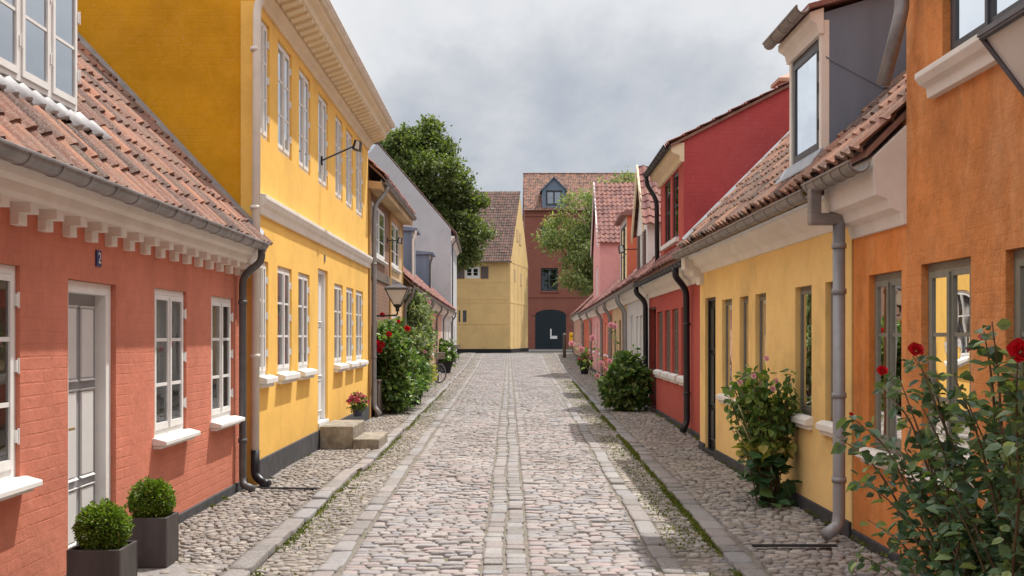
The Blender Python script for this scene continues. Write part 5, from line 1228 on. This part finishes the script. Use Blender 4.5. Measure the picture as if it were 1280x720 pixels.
# near right rose bush
rg = np.random.default_rng(201); base = (2.42, 5.35, .05)
stems = []
for k in range(36):
    ty = rg.uniform(4.55, 6.15); tx_ = rg.uniform(2.0, 2.6); tz = rg.uniform(.75, 1.42) if ty > 5.6 else rg.uniform(.7, 1.62)
    b = (base[0] + rg.normal() * .10, base[1] + rg.normal() * .28, .05)
    stems.append([b, (b[0] * .6 + tx_ * .4 + rg.normal() * .03, b[1] * .6 + ty * .4, tz * .45), (b[0] * .25 + tx_ * .75 + rg.normal() * .03, b[1] * .25 + ty * .75, tz * .8), (tx_, ty, tz)])
for (u, v, y) in ((1046, 545, 6.5), (1098, 480, 5.95), (1062, 520, 6.1), (1141, 445, 5.7), (1240, 402, 5.1), (1272, 450, 4.7), (1230, 415, 5.3), (1085, 650, 6.3), (1066, 690, 6.2), (1075, 600, 6.2), (1120, 640, 5.9), (1110, 700, 5.8)):
    p = PX(u, v, y); stems.append([(base[0] - .02, base[1] + .15, .05), ((base[0] + p[0]) / 2 + .02, (base[1] + p[1]) / 2, p[2] * .5), (base[0] * .25 + p[0] * .75, base[1] * .25 + p[1] * .75, p[2] * .88), p])
fl = [(PX(1103, 464, 5.95), .030, M['red_petal'], (-.3, -1, .5)), (PX(1145, 438, 5.7), .040, M['red_petal'], (-.2, -1, .5)), (PX(1276, 440, 4.7), .055, M['red_petal'], (-.3, -1, .3)), (PX(1228, 422, 5.3), .018, M['hot_petal'], (-.3, -1, .5)), (PX(1210, 437, 5.4), .012, M['hot_petal'], (0, -1, .5)), (PX(1064, 518, 6.1), .012, M['red_petal'], (0, -1, .5))]
bush('rose_bush', 'big dark-leaved rose bush with red blooms before the orange house, near right', 'rose bush', base, stems, M['rose_leaf'], .066, .055, 4, rg, stem_r=.0075, flowers=fl, aspect=.66, spread=.05, group='bushes planted against the house fronts', start=.22)
# climbing plant before the pale yellow house
rg = np.random.default_rng(202); base = (2.44, 10.45, .06)
T = thing('climbing_plant', 'rambling climber with yellowing middle and broad dark leaves below, by the pale yellow house', 'climbing plant', base, 'bushes planted against the house fronts')
mb = MB(); C = []; D = []
for st_ in arch_stems(22, base, 1.28, .27, .30, rg, .35, (-.04, .06), .7):
    P = smooth_path(st_, 3); mb.tube(P, .006, 5)
    for p in P[3:]:
        for k in range(9):
            d = Vector(rand_dirs(1, rg)[0]); C.append(tuple(p + d * .08 * rg.random())); D.append(tuple(d))
mb.build('stems', M['cane'], T, smooth=True); C = np.array(C); D = np.array(D)
up = C[:, 2] > .62; 
V, Q = leaf_cloud(C[up], D[up], .05 + .04 * rg.random(up.sum()), rg, .75, droop=.4); fast_mesh('foliage', V, Q, M['vine_leaf'], T, smooth=False)
lo = (~up) & (C[:, 2] > .3); cc_ = C[lo][:330]; V, Q = leaf_cloud(cc_, D[lo][:330], .07 + .05 * rg.random(len(cc_)), rg, .9, droop=.5); fast_mesh('yellow_foliage', V, Q, M['yellow_leaf'], T, smooth=False)
n = 150; C = np.stack([base[0] + rg.normal(0, .12, n), base[1] + rg.normal(0, .15, n), .05 + .5 * rg.random(n)], 1); D = rand_dirs(n, rg); D[:, 2] = np.abs(D[:, 2]) * .4; D[:, 1] -= .4; D /= np.linalg.norm(D, axis=1)[:, None]
V, Q = leaf_cloud(C, D, .09 + .07 * rg.random(n), rg, 1.1, fold=.15, droop=.3); fast_mesh('broad_foliage', V, Q, M['big_leaf'], T, smooth=False)
mb = MB()
for k in range(9):
    a = rg.random() * 6.28; h = rg.uniform(.7, 1.0); mb.tube(smooth_path([base, (base[0] - .05 + .1 * math.cos(a), base[1] + .1 * math.sin(a), h * .6), (base[0] - .1 + .25 * math.cos(a), base[1] + .25 * math.sin(a), h)]), .006, 5)
mb.build('dry_stalks', M['dry_stem'], T, smooth=True)
for (u, v) in ((925, 478), (948, 480), (970, 476), (958, 448), (942, 470), (966, 486)): rose(T, PX(u, v, 10.3 + rg.normal() * .15), .028, M['pink_petal'], rg, (-.3, -1, .3), 12)
# hollyhock clump before the red house
rg = np.random.default_rng(203); base = (2.52, 23.6, .06)
(V, Q), _ = clump_leaves([(2.50, 23.5, .45, .42), (2.35, 23.3, .65, .32), (2.72, 23.5, .75, .30), (2.55, 23.5, .95, .25)], 230, 14, .06, .13, rg, aspect=.75, shell=.3)
st_ = arch_stems(14, base, 1.35, .35, .3, rg, .4, (0, 0), .5)
tall = []; fl = []
for (u, v, u2, v2) in ((715, 430, 745, 478), (727, 437, 757, 480), (741, 423, 762, 465), (764, 407, 772, 455), (768, 408, 775, 460), (752, 455, 760, 485)):
    p, m_ = PX(u, v, 22.9), PX(u2, v2, 23.1); tall.append([base, (base[0] - .05, 23.5, .5), m_, p]); fl.append((p, .07, M['pink_petal'], (-.3, -1, .2)))
for (u, v) in ((730, 438), (757, 462), (747, 470), (762, 452)): fl.append((PX(u, v, 23.0), .06, M['pink_petal'], (-.3, -1, .2)))
bush('hollyhock_bush', 'bushy hollyhocks with leaning pink-flowered stalks by the red house', 'bush', base, st_ + tall, M['bush_leaf'], .09, .14, 2, rg, stem_r=.012, stem_mat=M['green_stem'], flowers=fl, extra=(V, Q), group='bushes planted against the house fronts')
# left rose bush at the brown house
rg = np.random.default_rng(204); base = (-2.35, 22.6, .06)
(V, Q), _ = clump_leaves([(-2.28, 22.7, .75, .42), (-2.3, 23.2, 1.0, .48), (-2.35, 22.6, 1.35, .38), (-2.2, 23.6, .6, .42), (-2.4, 23.0, 1.65, .30), (-2.15, 22.6, .40, .28), (-2.0, 24.6, .8, .36)], 520, 13, .07, .10, rg, aspect=.65, shell=.3)
fl = [(PX(u, v, 22.2), r_, M['red_petal'], (.3, -1, .2)) for u, v, r_ in ((469, 429, .08), (476, 431, .075), (474, 438, .06), (509, 411, .065), (486, 418, .06), (478, 394, .055), (466, 430, .05), (498, 402, .04))]
bush('rose_bush', 'leafy rose bush with red blooms below the left lantern', 'rose bush', base, arch_stems(16, base, 2.0, .45, .6, rg, .4, (0, .3), .55), M['bush_leaf'], .08, .12, 3, rg, stem_r=.010, flowers=fl, extra=(V, Q), group='bushes planted against the house fronts')
# tall shrub
rg = np.random.default_rng(205); base = (-2.45, 29.5, .06)
(V, Q), _ = clump_leaves([(-2.55, 29.5, 2.2, .42), (-2.5, 30.5, 2.25, .42), (-2.5, 31.3, 1.9, .42), (-2.45, 30.0, 1.4, .45), (-2.5, 31.8, 1.3, .40), (-2.5, 29.0, 1.6, .38), (-2.5, 32.4, 1.6, .36), (-2.5, 29.7, 2.65, .22), (-2.5, 31.3, .7, .36), (-2.4, 29.6, .7, .42), (-2.5, 30.8, 2.6, .2)], 560, 12, .09, .11, rg, aspect=.6, shell=.25)
fl = [((-2.1 - .5 * rg.random(), 28.9 + 3 * rg.random(), .7 + 1.9 * rg.random()), .05, M['pink_petal'], (.3, -1, .2)) for _k in range(14)]
bush('tall_shrub', 'tall loose grey-green shrub climbing to the eaves of the tan cottage', 'shrub', base, arch_stems(18, base, 2.9, .3, 1.2, rg, .4, (0, .6), .6), M['grey_bush_leaf'], .09, .14, 3, rg, stem_r=.013, flowers=fl, extra=(V, Q), group='bushes planted against the house fronts')
rg = np.random.default_rng(206); base = (-2.55, 34.3, .06)
(V, Q), _ = clump_leaves([(-2.55, 34.2, .45, .28), (-2.55, 34.5, .85, .24), (-2.5, 34.6, .5, .25)], 110, 12, .07, .11, rg, shell=.25)
bush('low_shrub', 'low yellow-green shrub between the tall shrub and the bicycle', 'shrub', base, arch_stems(8, base, 1.1, .22, .3, rg), M['yellow_leaf'], .09, .14, 3, rg, stem_r=.010, extra=(V, Q), group='bushes planted against the house fronts')
def pot_plant(label, c, r, h, leaf, fm, seed, fr=1.5):
    T = thing('potted_plant', label, 'potted plant', c, 'planted pots standing along the pavement'); rg = np.random.default_rng(seed)
    m_ = MB(); m_.lathe(c, [(0, 0), (r * .75, 0), (r, h), (r * 1.08, h), (r * 1.08, h * 1.1), (r * .9, h * 1.1), (r * .85, h * .9), (0, h * .9)], 16); m_.build('pot', M['black_plinth'], T)
    (V, Q), _ = clump_leaves([(c[0], c[1], c[2] + h + r * .8, r * fr)], 70, 10, r * .2, r * .45, rg, shell=.3); fast_mesh('foliage', V, Q, M[leaf], T, smooth=False)
    if fm: V, Q = flower_ball(T, (c[0], c[1], c[2] + h + r * .8), r * fr, 40, None, rg, r * .3); fast_mesh('flowers', V, Q, M[fm], T, smooth=False)
pot_plant('black tub of greenery at the foot of the tall shrub on the left', (-2.12, 25.8, .06), .2, .42, 'bush_leaf', None, 301)
pot_plant('wide pot of low green leaves just beyond the bicycle', (-2.72, 48.0, .06), .42, .45, 'bush_leaf', None, 302, 1.3)
pot_plant('black hanging-style tub with pink flowers before the brick-red cottage', (xr(46) - .55, 46.5, .06), .2, .4, 'vine_leaf', 'hot_petal', 303, 1.5)

# ------------------------------------------------------------------ bicycles
def bicycle(label, loc, rz, steer=.5):
    T = thing('bicycle', label, 'bicycle', (0, 0, 0), 'bicycles leaning along the left row')
    r = .34; w = 1.05
    def wheel(cx, st_, nm):
        ty_ = MB(); ri = MB(); sp = MB(); c = Vector((cx, 0, r)); ax = Vector((math.cos(st_), math.sin(st_), 0))
        def ring(mb, rad, th): 
            pts = [c + ax * rad * math.cos(a) + Vector((0, 0, 1)) * rad * math.sin(a) for a in np.linspace(0, 2 * math.pi, 29)]; mb.tube(pts, th, 6, cap=False)
        ring(ty_, r - .02, .020); W_ = ty_.build('wheel', M['rubber'], T, smooth=True)
        ring(ri, r - .045, .010); ri.build('rim', M['chrome'], W_)
        for k in range(16): a = k * math.pi / 8; sp.tube([c, c + ax * (r - .05) * math.cos(a) + Vector((0, 0, 1)) * (r - .05) * math.sin(a)], .0025, 3)
        sp.tube([c + Vector((0, -.04, 0)), c + Vector((0, .04, 0))], .02, 8); sp.build('spokes', M['chrome'], W_)
    wheel(0, 0, 'rear'); wheel(w, steer, 'front')
    fr = MB(); bb = (.43, 0, .28); seat = (.28, 0, .80); hd = (.84, 0, .82); hl = (.88, 0, .68)
    for a, b in ((bb, seat), (seat, hd), (bb, hl), (hd, hl), ((0, .05, r), bb), ((0, -.05, r), bb), ((0, .05, r), seat), ((0, -.05, r), seat), (hl, (w, .05, r)), (hl, (w, -.05, r))): fr.tube([a, b], .016, 6)
    fr.build('frame', M['iron'], T)
    h = MB(); ha = math.pi / 2 + steer; hx, hy = math.cos(ha) * .27, math.sin(ha) * .27; h.tube([hd, (.83, 0, .98)], .014, 6); h.tube(smooth_path([(.83 + hx - .12, hy, .97), (.83 + hx, hy, 1.0), (.83, 0, .99), (.83 - hx, -hy, 1.0), (.83 - hx - .12, -hy, .97)]), .012, 6); h.build('handlebar', M['chrome'], T)
    s_ = MB(); s_.tube([seat, (.26, 0, .90)], .013, 6); s_.add([(.10, -.09, .93), (.10, .09, .93), (.22, .08, .94), (.40, .02, .93), (.40, -.02, .93), (.22, -.08, .94), (.2, 0, .88)], [(0, 1, 2, 3, 4, 5), (0, 1, 6), (1, 2, 6), (2, 3, 6), (3, 4, 6), (4, 5, 6), (5, 0, 6)]); s_.build('saddle', M['rubber'], T)
    p = MB(); p.tube([(.43, -.1, .28), (.43, .1, .28)], .015, 6); p.tube([(.43, .1, .28), (.52, .1, .14)], .008, 4); p.tube([(.43, -.1, .28), (.34, -.1, .42)], .008, 4); p.build('crank', M['chrome'], T)
    bk = MB(); bk.box8([(.95, -.16, .80), (1.22, -.16, .80), (1.22, .16, .80), (.95, .16, .80), (.92, -.19, 1.02), (1.27, -.19, 1.02), (1.27, .19, 1.02), (.92, .19, 1.02)]); bk.build('basket', M['sandstone'], T)
    T.location = loc; T.rotation_euler = (0, 0, rz)
    return T
bicycle('dark bicycle leaning against the tan cottage beyond the shrubs', (-2.32, 38.0, .07), R(-84), -.8)
bicycle('dark bicycle standing far down the left row near the white house', (-3.0, 62.0, ground_z(61) + .07), R(-75), -.6)

# ------------------------------------------------------------------ sky, sun, camera
w = bpy.data.worlds.new('World'); scene.world = w; w.use_nodes = True; nt = w.node_tree; nt.nodes.clear()
out = nt.nodes.new('ShaderNodeOutputWorld'); sky = nt.nodes.new('ShaderNodeTexSky'); sky.sky_type = 'NISHITA'; sky.sun_disc = False
sv = Vector((.33, .38, 1.0)).normalized(); el = math.asin(sv.z); az = math.atan2(sv.x, sv.y)
sky.sun_elevation = el; sky.sun_rotation = az
b1 = nt.nodes.new('ShaderNodeBackground'); nt.links.new(sky.outputs[0], b1.inputs[0]); b1.inputs[1].default_value = 0.10
tc = nt.nodes.new('ShaderNodeTexCoord'); s = sepxyz(nt, tc.outputs['Generated'])
dz = math_(nt, 'ADD', math_(nt, 'MAXIMUM', s[2], 0.0), 0.16)
pv_ = comb(nt, math_(nt, 'DIVIDE', s[0], dz), math_(nt, 'DIVIDE', s[1], dz), 3.1)
n1 = noise(nt, mapping(nt, pv_, (1.0, .55, 1)), 0.75, 6, 0.52); n2 = noise(nt, mapping(nt, pv_, (1.3, .6, 1), (4.2, 1, 0)), 2.1, 8, 0.6)
cl = math_(nt, 'ADD', math_(nt, 'MULTIPLY', n1, .62), math_(nt, 'MULTIPLY', n2, .40))
hi = math_(nt, 'MULTIPLY', math_(nt, 'SUBTRACT', s[2], 0.17), 1.0)
cl = math_(nt, 'ADD', cl, math_(nt, 'MULTIPLY', hi, 1.0))
cc = ramp(nt, cl, [(0.36, (0.40, 0.44, 0.52)), (0.45, (0.50, 0.53, 0.585)), (0.525, (0.62, 0.64, 0.675)), (0.60, (0.78, 0.79, 0.81)), (0.72, (.90, .90, .90))])
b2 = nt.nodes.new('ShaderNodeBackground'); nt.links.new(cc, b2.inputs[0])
zen = math_(nt, 'MULTIPLY', math_(nt, 'SUBTRACT', s[2], 0.30), 2.0, True)  # sky overhead, above the view, brightened to add ambient light
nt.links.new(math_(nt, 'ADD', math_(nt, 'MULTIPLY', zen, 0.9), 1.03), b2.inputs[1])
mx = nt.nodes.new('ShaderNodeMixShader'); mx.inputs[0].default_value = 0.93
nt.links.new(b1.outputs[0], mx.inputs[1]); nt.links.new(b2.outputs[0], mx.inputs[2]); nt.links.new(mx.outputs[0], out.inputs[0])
su = bpy.data.lights.new('sun', 'SUN'); su.energy = 5.0; su.angle = R(0.6); su.color = (1.0, .95, .86)
so = bpy.data.objects.new('sun', su); COL.objects.link(so); so.rotation_euler = sv.to_track_quat('Z', 'Y').to_euler(); so.location = (5, 5, 30)

cam = bpy.data.cameras.new('camera'); co = bpy.data.objects.new('camera', cam); COL.objects.link(co)
co.location = (0, 0, EYE); co.rotation_euler = (R(90), 0, 0)
cam.sensor_width = 36; cam.lens = 36 * FOC / 1280; cam.shift_x = (640 - UC) / 1280; cam.shift_y = (VC - 360) / 1280
cam.clip_start = .05; cam.clip_end = 3000
scene.camera = co
scene.view_settings.view_transform = 'Standard'; scene.view_settings.look = 'None'; scene.view_settings.exposure = 0
scene.cycles.max_bounces = 8; scene.cycles.transparent_max_bounces = 12
